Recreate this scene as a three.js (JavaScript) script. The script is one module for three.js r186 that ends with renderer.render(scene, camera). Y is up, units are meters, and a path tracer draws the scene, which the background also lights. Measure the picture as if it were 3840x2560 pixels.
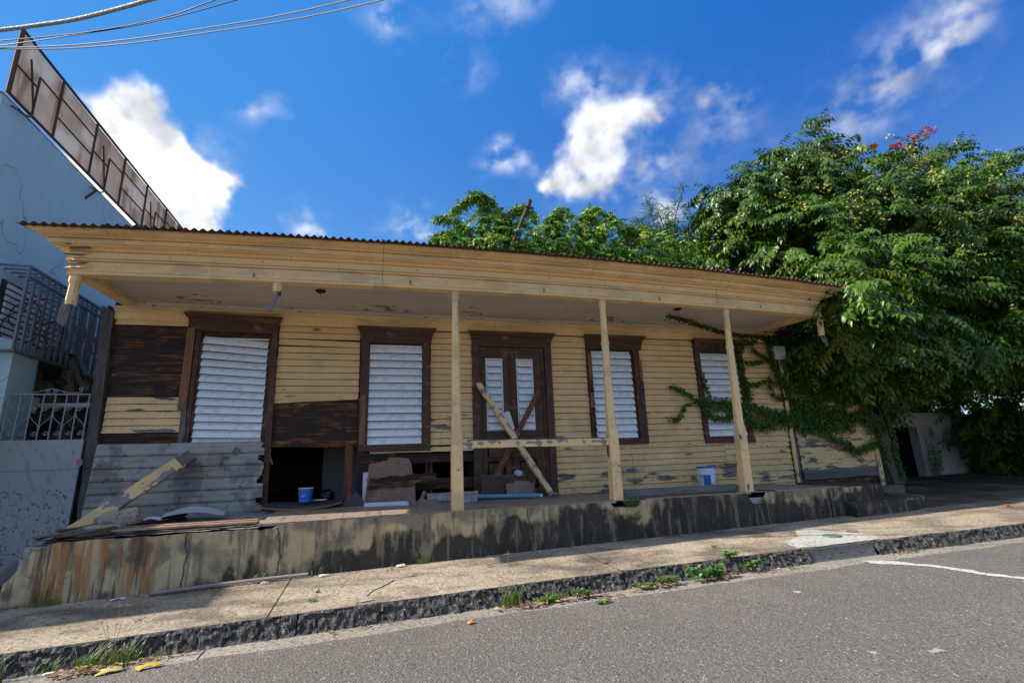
import * as THREE from 'three';
import { mergeGeometries } from 'three/addons/utils/BufferGeometryUtils.js';

// ---------------------------------------------------------------- camera, sun, exposure
const scene = new THREE.Scene();
const V3 = (x, y, z) => new THREE.Vector3(x, y, z);
const camera = new THREE.PerspectiveCamera(69.42, 1024 / 682, 0.05, 900);
{
  const yaw = 0.2863, pitch = 0.2443, roll = -0.0398;
  const fwd = V3(Math.sin(yaw) * Math.cos(pitch), Math.sin(pitch), -Math.cos(yaw) * Math.cos(pitch));
  const right = V3(Math.cos(yaw), 0, Math.sin(yaw)), up = right.clone().cross(fwd);
  const r2 = right.clone().multiplyScalar(Math.cos(roll)).addScaledVector(up, Math.sin(roll));
  const u2 = up.clone().multiplyScalar(Math.cos(roll)).addScaledVector(right, -Math.sin(roll));
  camera.position.set(0, 0.554, 6.7445);
  camera.quaternion.setFromRotationMatrix(new THREE.Matrix4().makeBasis(r2, u2, fwd.clone().negate()));
}
const SUN = V3(-1.36, 1, -0.035).normalize();
const sun = new THREE.DirectionalLight(new THREE.Color(1, 0.93, 0.82), 5);
sun.position.copy(SUN).multiplyScalar(60).add(V3(3, 0, 0)); sun.target.position.set(3, 0, 0);
sun.castShadow = true; sun.shadow.radius = 1.2; sun.shadow.mapSize.set(4096, 4096);
Object.assign(sun.shadow.camera, { left: -26, right: 26, top: 26, bottom: -26, near: 1, far: 160 });
scene.add(sun, sun.target);
const renderer = new THREE.WebGLRenderer({ antialias: true });
renderer.toneMapping = THREE.LinearToneMapping;
renderer.toneMappingExposure = 1.5;
renderer.shadowMap.enabled = true;

// ---------------------------------------------------------------- random numbers and noise
function rngOf(seed) { let a = seed >>> 0; return () => { a = (a + 0x6D2B79F5) >>> 0; let t = a; t = Math.imul(t ^ (t >>> 15), t | 1); t ^= t + Math.imul(t ^ (t >>> 7), t | 61); return ((t ^ (t >>> 14)) >>> 0) / 4294967296; }; }
const rnd = rngOf(7), rr = (a, b) => a + (b - a) * rnd();
const LAT = new Float32Array(65536); { const r = rngOf(99); for (let i = 0; i < 65536; i++) LAT[i] = r(); }
function N2(x, y) {
  const xi = Math.floor(x), yi = Math.floor(y); let fx = x - xi, fy = y - yi; fx = fx * fx * (3 - 2 * fx); fy = fy * fy * (3 - 2 * fy);
  const x0 = xi & 255, x1 = (xi + 1) & 255, y0 = (yi & 255) << 8, y1 = ((yi + 1) & 255) << 8;
  const a = LAT[y0 + x0], b = LAT[y0 + x1], c = LAT[y1 + x0], d = LAT[y1 + x1];
  return a + (b - a) * fx + (c - a + (a - b - c + d) * fx) * fy;
}
function F2(x, y, o = 4) { let s = 0, w = 0.5, t = 0; for (let i = 0; i < o; i++) { s += w * N2(x, y); t += w; w *= 0.5; x = x * 2.03 + 17.3; y = y * 2.03 + 9.1; } return s / t; }
const P3 = new Uint8Array(512); { const r = rngOf(5); const p = [...Array(256).keys()]; for (let i = 255; i > 0; i--) { const j = Math.floor(r() * (i + 1)); [p[i], p[j]] = [p[j], p[i]]; } for (let i = 0; i < 512; i++) P3[i] = p[i & 255]; }
function N3(x, y, z) {
  const xi = Math.floor(x), yi = Math.floor(y), zi = Math.floor(z); let u = x - xi, v = y - yi, w = z - zi; u = u * u * (3 - 2 * u); v = v * v * (3 - 2 * v); w = w * w * (3 - 2 * w);
  const h = (i, j, k) => LAT[(P3[P3[(xi + i) & 255] + ((yi + j) & 255)] << 8) + ((zi + k) & 255)];
  const l = (a, b, t) => a + (b - a) * t;
  return l(l(l(h(0, 0, 0), h(1, 0, 0), u), l(h(0, 1, 0), h(1, 1, 0), u), v), l(l(h(0, 0, 1), h(1, 0, 1), u), l(h(0, 1, 1), h(1, 1, 1), u), v), w);
}
function F3(x, y, z, o = 4) { let s = 0, w = 0.5, t = 0; for (let i = 0; i < o; i++) { s += w * N3(x, y, z); t += w; w *= 0.5; x = x * 2.03 + 3.7; y = y * 2.03 + 1.3; z = z * 2.03 + 7.7; } return s / t; }
const clamp = (x, a = 0, b = 1) => x < a ? a : x > b ? b : x, lerp = (a, b, t) => a + (b - a) * t;
const sst = (a, b, x) => { const t = clamp((x - a) / (b - a)); return t * t * (3 - 2 * t); };

// ---------------------------------------------------------------- the sky: blue air, scattered fair-weather clouds, fill cloud added out of view
{
  const w = 4096, h = 2048, data = new Float32Array(w * h * 4);
  // cloud heaps: azimuth, elevation (degrees), half widths, strength, tilt
  const heaps = [
    [-27, 32.4, 3.8, 3.0, 1.3, 0], [-23.4, 30, 4.2, 3.6, 1.4, 0], [-19.4, 27.4, 4.2, 3.2, 1.3, 0], [-16.8, 28.2, 2.6, 1.8, .9, 0], [-25, 25, 7, 4, 1.4, 0], [-17, 24.6, 3.4, 2.4, .8, 0],
    [29.5, 37.4, 4.2, 3.0, .80, .3], [27.3, 33.4, 4.6, 2.4, .95, .2], [23.0, 31.4, 3.2, 1.6, .9, 0], [33.6, 37.2, 2.4, 1.6, .6, 0], [30, 35, 5, 3.4, .28, 0], [41.6, 36.4, 2.5, 1.6, .62, -.4], [6, 26.0, 3.0, 1.6, .62, 0], [35.5, 26.2, 4.4, 2.6, .95, 0]];
  // thin wisps: azimuth, elevation, half widths, opacity, tilt
  const wisps = [[60.5, 33.0, 6.5, 3.2, .62, .2], [66, 34.6, 5.6, 2.2, .55, .35], [57, 30.2, 3.6, 2.0, .4, 0], [1.5, 47.4, 3.4, 2.2, .36, 0], [18, 48.2, 5.6, 1.9, .38, .2], [12, 42.6, 3.4, 1.6, .18, 0], [-13, 35.4, 2.3, 1.3, .5, .3], [44, 34.2, 4.2, 3.0, .55, -.3], [16, 34.4, 2.2, 1.7, .75, 0], [19, 33.6, 3, 1.2, .4, 0], [34.5, 38.4, 4, 2.4, .5, 0], [27, 41, 3.6, 1.8, .6, 0], [-8, 25.9, 1.7, 1.7, .75, 0], [5, 26.6, 4, 2.4, .55, 0], [35, 32, 5.4, 2.2, .55, 0], [-19, 31, 4, 2, .35, 0], [29, 30, 6, 2, .35, 0]];
  const D = Math.PI / 180;
  for (let j = 0; j < h; j++) {
    const el = ((j + 0.5) / h - 0.5) * Math.PI, y = Math.sin(el), c = Math.cos(el), eld = el / D;
    for (let i = 0; i < w; i++) {
      const ph = ((i + 0.5) / w - 0.5) * 2 * Math.PI, x = Math.cos(ph) * c, z = Math.sin(ph) * c, k = (j * w + i) * 4;
      const cg = x * SUN.x + y * SUN.y + z * SUN.z, e = Math.max(y, 0);
      const t = Math.pow(1 - e, 3.1), s = sst(-0.35, 1, cg);
      let r = lerp(0.001, 0.27, t) + 0.040 * s, g = lerp(0.078, 0.50, t) + 0.135 * s, b = lerp(0.36, 0.80, t) + 0.20 * s;
      const hz = Math.pow(1 - e, 9); r += hz * .30; g += hz * .20; b += hz * .06;  // horizon paled further to make the fill in the shade more neutral
      const au = Math.pow(Math.max(cg, 0), 24); r += au * 1.2; g += au * 1.2; b += au * 1.15;
      if (y > 0.02) {
        const az = Math.atan2(x, -z) / D;
        const wx = (F3(x * 12, y * 12, z * 12, 5) - 0.5) * 9, wy = (F3(x * 12 + 40, y * 12, z * 12, 5) - 0.5) * 7;
        let d = 0, wi = 0; const cosE = Math.cos(el);
        if (az > -45 && az < 85) for (const q of heaps) {
          let dx = (az + wx - q[0]) * cosE / .82, dy = eld + wy - q[1]; dy -= dx * q[5]; dx /= q[2]; dy /= q[3];
          const m = dx * dx + dy * dy; if (m < 6) d += q[4] * .95 * Math.exp(-m * 1.1);
        }
        if (az > -45 && az < 85) for (const q of wisps) { let dx = (az + wx * .6 - q[0]) * cosE / .82, dy = eld + wy * .6 - q[1] - dx * q[5]; dx /= q[2]; dy /= q[3]; const m = dx * dx + dy * dy; if (m < 5) wi += q[4] * Math.exp(-m * 1.3); }
        const out = 1 - sst(-52, -44, az) * (1 - sst(80, 92, az)) * (1 - sst(50, 58, eld));
        if (out > 0) { const n = F3(x * 2.6 + 11, y * 4.2, z * 2.6, 5); d += out * sst(0.46, 0.66, n) * 1.3; }  // heavier cloud outside the view, added to lift and whiten the fill light
        if (d > 0.03 || wi > .02) {
          const n = F3(x * 17, y * 17, z * 17, 6), n2 = F3(x * 52 + 9, y * 52, z * 52, 4);
          let a = sst(-.04, .95, d * 1.25 - (1 - n) * .80 - .03 + .36 * (n2 - .5)) * Math.min(.96, .36 + .60 * d);
          const wn = F3(x * 30 + 20, y * 44, z * 30, 5); a = 1 - (1 - a) * (1 - clamp(wi) * sst(.34, .72, wn * .75 + n2 * .25) * .85);
          const body = (0.40 + 0.42 * sst(0.28, 0.62, F3(x * 15 + 3, y * 15 + 1, z * 15, 5))) * (.86 + .28 * n2);
          const W = body * (0.85 + .55 * s); r = lerp(r, 0.96 * W, a); g = lerp(g, 0.98 * W, a); b = lerp(b, 1.02 * W, a);
        }
      }
      data[k] = r; data[k + 1] = g; data[k + 2] = b; data[k + 3] = 1;
    }
  }
  const sky = new THREE.DataTexture(data, w, h, THREE.RGBAFormat, THREE.FloatType);
  sky.mapping = THREE.EquirectangularReflectionMapping; sky.magFilter = sky.minFilter = THREE.LinearFilter; sky.needsUpdate = true;
  scene.background = sky; scene.environment = sky;
}

const ni = g => g.index ? g.toNonIndexed() : g; // __ni
// ---------------------------------------------------------------- helpers: textures
const toS = l => { l = clamp(l); return Math.round(255 * (l <= 0.0031308 ? 12.92 * l : 1.055 * Math.pow(l, 1 / 2.4) - 0.055)); };
function mk(w, h, fn, bump = false) {           // fn(x, y, out): out = linear colour and height
  const d = new Uint8Array(w * h * 4), e = bump ? new Uint8Array(w * h * 4) : null, o = [0, 0, 0, 0.5];
  for (let y = 0; y < h; y++) for (let x = 0; x < w; x++) {
    o[3] = 0.5; fn(x, y, o); const k = (y * w + x) * 4; d[k] = toS(o[0]); d[k + 1] = toS(o[1]); d[k + 2] = toS(o[2]); d[k + 3] = 255;
    if (e) { e[k] = e[k + 1] = e[k + 2] = Math.round(255 * clamp(o[3])); e[k + 3] = 255; }
  }
  const T = (a, c) => { const t = new THREE.DataTexture(a, w, h); t.wrapS = t.wrapT = THREE.RepeatWrapping; t.magFilter = THREE.LinearFilter; t.minFilter = THREE.LinearMipmapLinearFilter; t.generateMipmaps = true; if (c) t.colorSpace = THREE.SRGBColorSpace; t.needsUpdate = true; return t; };
  return { map: T(d, true), bump: e ? T(e, false) : null };
}
function mat(tx, o = {}) {
  const { bs = 0.004, ...rest } = o;
  return new THREE.MeshStandardMaterial({ map: tx ? tx.map : null, bumpMap: tx ? tx.bump : null, bumpScale: bs, roughness: 0.85, metalness: 0, side: THREE.DoubleSide, ...rest });
}
const flat = (r, g, b, o = {}) => new THREE.MeshStandardMaterial({ color: new THREE.Color(r, g, b), roughness: 0.8, side: THREE.DoubleSide, ...o });
const mix3 = (o, a, t) => { o[0] = lerp(o[0], a[0], t); o[1] = lerp(o[1], a[1], t); o[2] = lerp(o[2], a[2], t); };

// ---------------------------------------------------------------- helpers: objects
const taken = {};
function numbered(n) { const k = taken[n] = (taken[n] ?? -1) + 1; return k ? `${n}_${String(k).padStart(3, '0')}` : n; }
function tag(o, label, category, group, kind) { o.userData = { label }; if (category) o.userData.category = category; if (group) o.userData.group = group; if (kind) o.userData.kind = kind; return o; }
function thing(name, label, category, base = [0, 0, 0], group, kind) {
  const o = new THREE.Group(); o.name = numbered(name); o.position.set(...base); o.wBase = base; scene.add(o); return tag(o, label, category, group, kind);
}
function structure(name, base = [0, 0, 0]) { const o = new THREE.Group(); o.name = numbered(name); o.position.set(...base); o.wBase = base; o.userData = { kind: 'structure' }; scene.add(o); return o; }
function part(name, geo, material, parent) {        // geometry in world coordinates, child of a thing or of a part
  const b = parent.wBase, g = Array.isArray(geo) ? mergeGeometries(geo.map(q => q.index ? q.toNonIndexed() : q)) : geo;
  g.translate(-b[0], -b[1], -b[2]);
  const m = new THREE.Mesh(g, material); m.name = name; m.wBase = b; m.castShadow = m.receiveShadow = true; parent.add(m); return m;
}
function single(name, geo, material, label, category, base, group, kind) {   // a thing of one mesh
  const g = Array.isArray(geo) ? mergeGeometries(geo.map(q => q.index ? q.toNonIndexed() : q)) : geo;
  g.translate(-base[0], -base[1], -base[2]);
  const m = new THREE.Mesh(g, material); m.name = numbered(name); m.position.set(...base); m.wBase = base; m.castShadow = m.receiveShadow = true; scene.add(m);
  return tag(m, label, category, group, kind);
}
// ---------------------------------------------------------------- helpers: geometry (all in metres, uv in metres / s)
function geoOf(pos, uv, col) {
  const g = new THREE.BufferGeometry(); g.setAttribute('position', new THREE.Float32BufferAttribute(pos, 3));
  g.setAttribute('uv', new THREE.Float32BufferAttribute(uv, 2)); if (col) g.setAttribute('color', new THREE.Float32BufferAttribute(col, 3));
  g.computeVertexNormals(); return g;
}
function uvw(g, s = 1, swap = false, ox = 0, oy = 0) {      // planar uv by the way each face points
  if (g.index) g = g.toNonIndexed(); const p = g.attributes.position, uv = new Float32Array(p.count * 2);
  const a = V3(), b = V3(), c = V3();
  for (let i = 0; i < p.count; i += 3) {
    a.fromBufferAttribute(p, i); b.fromBufferAttribute(p, i + 1); c.fromBufferAttribute(p, i + 2);
    const n = b.clone().sub(a).cross(c.clone().sub(a)), ax = Math.abs(n.x), ay = Math.abs(n.y), az = Math.abs(n.z);
    [a, b, c].forEach((q, k) => { let u, v; if (az >= ax && az >= ay) { u = q.x; v = q.y; } else if (ay >= ax) { u = q.x; v = q.z; } else { u = q.z; v = q.y; } if (swap) [u, v] = [v, u]; uv[(i + k) * 2] = u / s + ox; uv[(i + k) * 2 + 1] = v / s + oy; });
  }
  g.setAttribute('uv', new THREE.BufferAttribute(uv, 2)); return g;
}
function box(x0, x1, y0, y1, z0, z1, s = 1, swap = false, seg = 1) {
  const g = new THREE.BoxGeometry(x1 - x0, y1 - y0, z1 - z0, seg, 1, 1).toNonIndexed(); g.translate((x0 + x1) / 2, (y0 + y1) / 2, (z0 + z1) / 2); return uvw(g, s, swap, 0, 0);
}
// a worn board: length along local x, rough long edges and, if wanted, broken ends
function boardGeo(L, w, t, o = {}) {
  const { seg = 6, rough = 0.004, endL = 0, endR = 0, seed = 1, bow = 0, s = 1, twist = 0 } = o, r = rngOf(seed * 977 + 13), pos = [], uv = [], rows = [];
  const ex = []; const K = (endL || endR) ? 5 : 1;
  for (let k = 0; k <= K; k++) ex.push([endL * r(), endR * r()]);
  for (let i = 0; i <= seg; i++) {
    const f = i / seg, e0 = rough * (r() - 0.5) * 2, e1 = rough * (r() - 0.5) * 2, row = [];
    for (let k = 0; k <= K; k++) { const v = k / K; const x0 = -L / 2 + ex[k][0], x1 = L / 2 - ex[k][1]; const yy = lerp(-w / 2 + e0, w / 2 + e1, v); row.push([lerp(x0, x1, f), yy, bow * (1 - (2 * f - 1) ** 2) + twist * (f - .5) * (v - .5)]); }
    rows.push(row);
  }
  const u0 = r() * 7, v0 = r() * 7, P = (q, z) => { pos.push(q[0], q[1], q[2] + z); uv.push(q[0] / s + u0, (q[1] + z) / s + v0); };
  const quad = (a, za, b, zb, c, zc, d, zd) => { P(a, za); P(b, zb); P(c, zc); P(a, za); P(c, zc); P(d, zd); };
  const h = t / 2;
  for (let i = 0; i < seg; i++) {
    for (let k = 0; k < K; k++) { quad(rows[i][k], h, rows[i + 1][k], h, rows[i + 1][k + 1], h, rows[i][k + 1], h); quad(rows[i][k + 1], -h, rows[i + 1][k + 1], -h, rows[i + 1][k], -h, rows[i][k], -h); }
    quad(rows[i][0], -h, rows[i + 1][0], -h, rows[i + 1][0], h, rows[i][0], h); quad(rows[i][K], h, rows[i + 1][K], h, rows[i + 1][K], -h, rows[i][K], -h);
  }
  for (let k = 0; k < K; k++) { quad(rows[0][k], -h, rows[0][k], h, rows[0][k + 1], h, rows[0][k + 1], -h); quad(rows[seg][k], h, rows[seg][k], -h, rows[seg][k + 1], -h, rows[seg][k + 1], h); }
  return geoOf(pos, uv);
}
// the same board laid from p0 to p1 with its broad face towards n
function board(p0, p1, w, t, n, o = {}) {
  const a = V3(...p0), b = V3(...p1), X = b.clone().sub(a), L = X.length(); X.normalize(); let Z = V3(...n); Z.addScaledVector(X, -Z.dot(X)).normalize(); const Y = Z.clone().cross(X);
  const g = boardGeo(L, w, t, o); g.applyMatrix4(new THREE.Matrix4().makeBasis(X, Y, Z).setPosition(a.add(b).multiplyScalar(0.5))); return g;
}
function tube(pts, r, seg = 24, rad = 6, closed = false) {
  const c = new THREE.CatmullRomCurve3(pts.map(p => V3(...p)), closed); const g = new THREE.TubeGeometry(c, seg, r, rad, closed).toNonIndexed(); return g;
}
function bar(p0, p1, r, rad = 6, r1 = r) {
  const a = V3(...p0), b = V3(...p1), d = b.clone().sub(a), g = new THREE.CylinderGeometry(r1, r, d.length(), rad, 1).toNonIndexed();
  g.applyQuaternion(new THREE.Quaternion().setFromUnitVectors(V3(0, 1, 0), d.clone().normalize())); g.translate((a.x + b.x) / 2, (a.y + b.y) / 2, (a.z + b.z) / 2); return g;
}
// polygon in the x,y plane given thickness, then placed by a matrix
function plate(pts, t, s = 1) { const g = new THREE.ExtrudeGeometry(new THREE.Shape(pts.map(p => new THREE.Vector2(...p))), { depth: t, bevelEnabled: false }); return uvw(g, s); }
function jag(pts, step, amp, r) { const out = []; for (let i = 0; i < pts.length; i++) { const a = pts[i], b = pts[(i + 1) % pts.length], L = Math.hypot(b[0] - a[0], b[1] - a[1]), n = Math.max(1, Math.round(L / step)); for (let k = 0; k < n; k++) { const f = k / n; out.push([lerp(a[0], b[0], f) + (k ? (r() - .5) * 2 * amp : 0), lerp(a[1], b[1], f) + (k ? (r() - .5) * 2 * amp : 0)]); } } return out; }
// ---------------------------------------------------------------- materials (linear base colours)
const YEL = [0.78, 0.525, 0.235], M = {}, TX = {};
const zone = (X, Y, q) => sst(q[0] - .1, q[0] + .1, X) * (1 - sst(q[1] - .1, q[1] + .1, X)) * sst(q[2] - .06, q[2] + .06, Y) * (1 - sst(q[3] - .06, q[3] + .06, Y)) * q[4];
const WX0 = -4, WXL = 15, WY0 = -0.25, WYL = 3.45;
{ // flaking ochre paint over grey wood, one sheet for the whole front wall
  const Z = [[3.05, 8.3, -.1, .42, .47], [3.05, 8.3, .42, .8, .25], [3.05, 3.9, .8, 1.35, .16], [7.2, 8.3, .65, 1.1, .3], [8.3, 10.7, -.3, 2.5, .40], [.9, 1.75, .85, 1.4, .28], [-3.75, -2.5, 1.0, 1.8, .22], [-1.5, -.1, 1.5, 1.7, .22]];
  TX.wall = mk(2048, 512, (x, y, o) => {
    const X = WX0 + (x + .5) / 2048 * WXL, Y = WY0 + (y + .5) / 512 * WYL;
    const v = F2(X * 1.7, Y * 2.3, 4), f = F2(X * 9, Y * 60, 3), run = F2(X * 14, Y * 1.3 + 50, 3);
    const k = 0.80 + 0.26 * v + 0.10 * (f - .5) + 0.10 * (run - .5);
    o[0] = YEL[0] * k; o[1] = YEL[1] * k * (0.97 + .05 * v); o[2] = YEL[2] * k * (.9 + .2 * v); o[3] = .62 + .15 * f;
    mix3(o, [.42, .30, .16], .32 * sst(.62, .76, F2(X * 2.6 + 31, Y * 5 + 3, 5)));           // weathered patches of dirt
    let am = .0; for (const q of Z) am += zone(X, Y, q);
    const n = F2(X * 2.4 + 5, Y * 10 + 2, 6), th = .80 - .46 * am + .07 * ((((Y - .02) / .105) % 1 + 1) % 1 - .45);
    if (n > th) { const g = F2(X * 6, Y * 90, 3), q = sst(th, th + .02, n); mix3(o, g > .5 ? [.16 + .1 * g, .142 + .085 * g, .128 + .075 * g] : [.08 + .12 * g, .055 + .09 * g, .04 + .07 * g], q); o[3] = lerp(o[3], .12 + .3 * g, q); }
    else if (n > th - .012) { mix3(o, [.09, .06, .04], .5); o[3] = .9; }
    const cr = Math.abs(F2(X * 2.2 + 90, Y * 26 + 8, 4) - .5); if (cr < .006 * ((am * 1.6 + .02))) { mix3(o, [.05, .035, .025], .8); o[3] = .1; }
    const cv = Math.abs(F2(X * 18 + 70, Y * 7 + 8, 3) - .5); if (cv < .006 * (am * 2.2) && N2(X * 6, Y * 11) > .6) { mix3(o, [.06, .04, .03], .7); o[3] = .15; }
  }, true);
}
{ // paint on posts, cornice and rail: 2 m tile
  TX.paint = mk(1024, 1024, (x, y, o) => {
    const X = x / 512, Y = y / 512, v = F2(X * 3, Y * 3, 5), f = F2(X * 30, Y * 30, 3);
    const k = .84 + .22 * v + .08 * (f - .5); o[0] = YEL[0] * 1.04 * k; o[1] = YEL[1] * 1.04 * k; o[2] = YEL[2] * 1.05 * k; o[3] = .6 + .1 * f;
    mix3(o, [.40, .29, .155], .35 * sst(.60, .74, F2(X * 2.2 + 8, Y * 9, 5))); mix3(o, [.36, .26, .14], .35 * sst(.62, .72, F2(X * 1.2 + 8, Y * 3.5 + 60, 5)));
    const n = F2(X * 8 + 3, Y * 11 + 5, 4); if (n > .80) { mix3(o, [.20, .19, .20], sst(.80, .815, n)); o[3] = .2; }
    const cr = Math.abs(F2(X * 14 + 90, Y * 5 + 8, 4) - .5); if (cr < .0035 && N2(X * 5, Y * 5) > .55) { mix3(o, [.07, .05, .04], .8); o[3] = .1; }
  }, true);
  TX.paintWorn = mk(1024, 512, (x, y, o) => {
    const X = x / 512, Y = y / 512, v = F2(X * 3, Y * 6, 5), g = F2(X * 4, Y * 70, 3);
    const k = .82 + .26 * v; o[0] = YEL[0] * k; o[1] = YEL[1] * k; o[2] = YEL[2] * k; o[3] = .6;
    const n = F2(X * 6 + 3, Y * 16 + 5, 5); if (n > .60) { mix3(o, [.16 + .14 * g, .15 + .125 * g, .14 + .115 * g], sst(.60, .62, n)); o[3] = .2 + .2 * g; }
  }, true);
}
TX.soffit = mk(1024, 512, (x, y, o) => { // 4 m x 2 m
  const X = x / 256, Y = y / 256, v = F2(X * 2, Y * 3, 4), st = F2(X * 1.1, Y * 28, 3), k = .85 + .25 * v + .12 * (st - .5);
  o[0] = .56 * k; o[1] = .46 * k; o[2] = .37 * k; o[3] = .6;
  const cl = sst(.5, .66, F2(X * 1.3 + 7, Y * 2.2 + 3, 3)), n = F2(X * 9, Y * 30, 4); if (n > .86 - .20 * cl) { mix3(o, [.10, .075, .06], .8); o[3] = .15; }
}, true);
{ // dark stripped boards, grain with glowing brown streaks: 2 m x 1 m
  TX.dark = mk(1024, 512, (x, y, o) => {
    const X = x / 512, Y = y / 512, g = F2(X * 2.2, Y * 60, 4), b = F2(X * 1.3 + 4, Y * 5, 4), f = F2(X * 9 + 4, Y * 150, 2);
    const k = .55 + .9 * g; o[0] = .030 * k; o[1] = .013 * k; o[2] = .0065 * k; o[3] = .3 + .6 * g;
    mix3(o, [.17, .05, .012], .8 * sst(.50, .64, g) * sst(.45, .62, b)); mix3(o, [.30, .12, .035], .75 * sst(.55, .70, F2(X * 5 + 14, Y * 90, 3)) * sst(.52, .66, F2(X * 1.7 + 9, Y * 9 + 3, 4)));
    mix3(o, [.012, .009, .008], sst(.55, .7, F2(X * 1.8 + 30, Y * 4, 4)) * .8);
  }, true);
  TX.brown = mk(1024, 512, (x, y, o) => { // stained joinery
    const X = x / 512, Y = y / 512, g = F2(X * 2, Y * 46, 4), b = F2(X * 2 + 4, Y * 4, 4), k = .6 + .8 * g;
    o[0] = .070 * k; o[1] = .028 * k; o[2] = .012 * k; o[3] = .4 + .4 * g;
    mix3(o, [.17, .075, .028], .6 * sst(.55, .68, b) * sst(.4, .6, g)); mix3(o, [.15, .12, .10], .75 * sst(.70, .76, F2(X * 7, Y * 22, 4)));
  }, true);
  TX.orange = mk(512, 512, (x, y, o) => { const X = x / 256, Y = y / 256, g = F2(X * 2, Y * 40, 4), b = F2(X * 3, Y * 6 + 3, 4), k = .6 + .8 * g; o[0] = .20 * k; o[1] = .078 * k; o[2] = .022 * k; o[3] = g; mix3(o, [.09, .06, .045], sst(.52, .66, b) * .8); }, true);
  TX.grey = mk(1024, 512, (x, y, o) => { const X = x / 512, Y = y / 512, g = F2(X * 2.4, Y * 64, 4), b = F2(X * 2, Y * 7, 4), k = .45 + 1.05 * g; o[0] = .135 * k; o[1] = .122 * k; o[2] = .112 * k; o[3] = g; mix3(o, [.035, .03, .027], sst(.55, .7, b) * .7); const c = Math.abs(F2(X * 1.5, Y * 18 + 9, 3) - .5); if (c < .008) { mix3(o, [.02, .017, .015], .8); o[3] = 0; } }, true);
  TX.ply = mk(512, 512, (x, y, o) => { const X = x / 256, Y = y / 256, g = F2(X * 9, Y * 9, 4), b = F2(X * 2 + 9, Y * 2, 4), k = .75 + .5 * g; o[0] = .235 * k; o[1] = .140 * k; o[2] = .088 * k; o[3] = g; mix3(o, [.07, .05, .04], sst(.58, .72, b) * .7); const n = F2(X * 22, Y * 22, 2); if (n > .78) mix3(o, [.38, .25, .16], .6); }, true);
}
TX.louvre = mk(1024, 256, (x, y, o) => { // worn white enamel: 1 m x .25 m
  const X = x / 1024, Y = y / 1024, v = F2(X * 6, Y * 20, 4), n = F2(X * 16, Y * 44, 5); o[0] = .77 * (.93 + .1 * v); o[1] = .78 * (.93 + .1 * v); o[2] = .78 * (.93 + .1 * v); o[3] = .7;
  if (n > .63) { const q = sst(.63, .66, n); mix3(o, [.58, .62, .66], q); o[3] = .4; } if (n < .33) mix3(o, [.76, .76, .74], .5);
  if (F2(X * 60, Y * 60, 2) > .84) mix3(o, [.3, .28, .27], .5);
}, true);
{ // concrete face of the porch: pale wash, black mould, drips, rust at the left end
  const PX0 = -3.7, PXL = 13.4, PY0 = -.8, PYL = .9;
  TX.porchUV = (X, Y) => [(X - PX0) / PXL, (Y - PY0) / PYL];
  TX.porch = mk(2048, 512, (x, y, o) => {
    const X = PX0 + (x + .5) / 2048 * PXL, Y = PY0 + (y + .5) / 512 * PYL, v = F2(X * 3, Y * 5, 5), f = F2(X * 26, Y * 26, 3), gr = .018 * X - .60;
    const h = (Y - gr) / (0 - gr); const k = .78 + .34 * v + .14 * (f - .5);
    o[0] = .52 * k; o[1] = .375 * k; o[2] = .195 * k; o[3] = .5 + .25 * f;
    mix3(o, [.15, .125, .09], .75 * sst(.46, .66, F2(X * 3.2 + 5, Y * 4 + 9, 6))); mix3(o, [.08, .07, .055], .6 * sst(.54, .66, F2(X * 9 + 25, Y * 4 + 2, 5)));
    const ru0 = sst(-3.4, -3.2, X) * (1 - sst(-2.35, -2.05, X)), left = sst(-2.3, -.6, X), right = sst(2.6, 4.6, X);
    const top = -.06 + .36 * left + 1.25 * (F2(X * 1.1 + 3, 4, 4) - .32) * left + .34 * right, drip = F2(X * 9, Y * 2.0, 5), blot = F2(X * 3 + 8, Y * 4, 6);
    const m0 = sst(-.20, .24, top + .10 + (drip - .5) * .8 + (blot - .5) * 1.1 - h), m = clamp(m0 * (.75 + .7 * F2(X * 9 + 3, Y * 5, 5)) * (.75 + .6 * F2(X * 45, Y * 24, 3)));
    mix3(o, [.019, .017, .014], .95 * m); o[3] -= .12 * m;
    mix3(o, [.34, .25, .14], .45 * sst(.56, .74, F2(X * 19 + 2, Y * 3 + 6, 5))); mix3(o, [.06, .05, .038], .5 * sst(.55, .72, F2(X * 24 + 6, Y * 1.6 + 3, 4)) * (1 - ru0));
    const ru = sst(-3.4, -3.2, X) * (1 - sst(-2.35, -2.05, X)); if (ru > 0) { const s = F2(X * 15, Y * 1.1 + 20, 5); mix3(o, [.42, .34, .22], .5 * ru * sst(.4, .6, v)); mix3(o, [.36, .14, .03], ru * .8 * sst(.46, .66, s)); mix3(o, [.11, .045, .015], ru * .8 * sst(.57, .7, F2(X * 26 + 4, Y * 1.6, 5))); mix3(o, [.05, .045, .035], ru * .6 * sst(.55, .68, blot)); }
    for (const c of [[-.98, .04], [4.9, .05], [-1.9, .03], [2.1, .04]]) { const d = Math.abs(X - c[0] - (F2(Y * 7, c[0] * 9, 3) - .5) * .12); if (d < .008) { mix3(o, [.02, .017, .014], .8); o[3] = 0; } }
  }, true);
}
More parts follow.
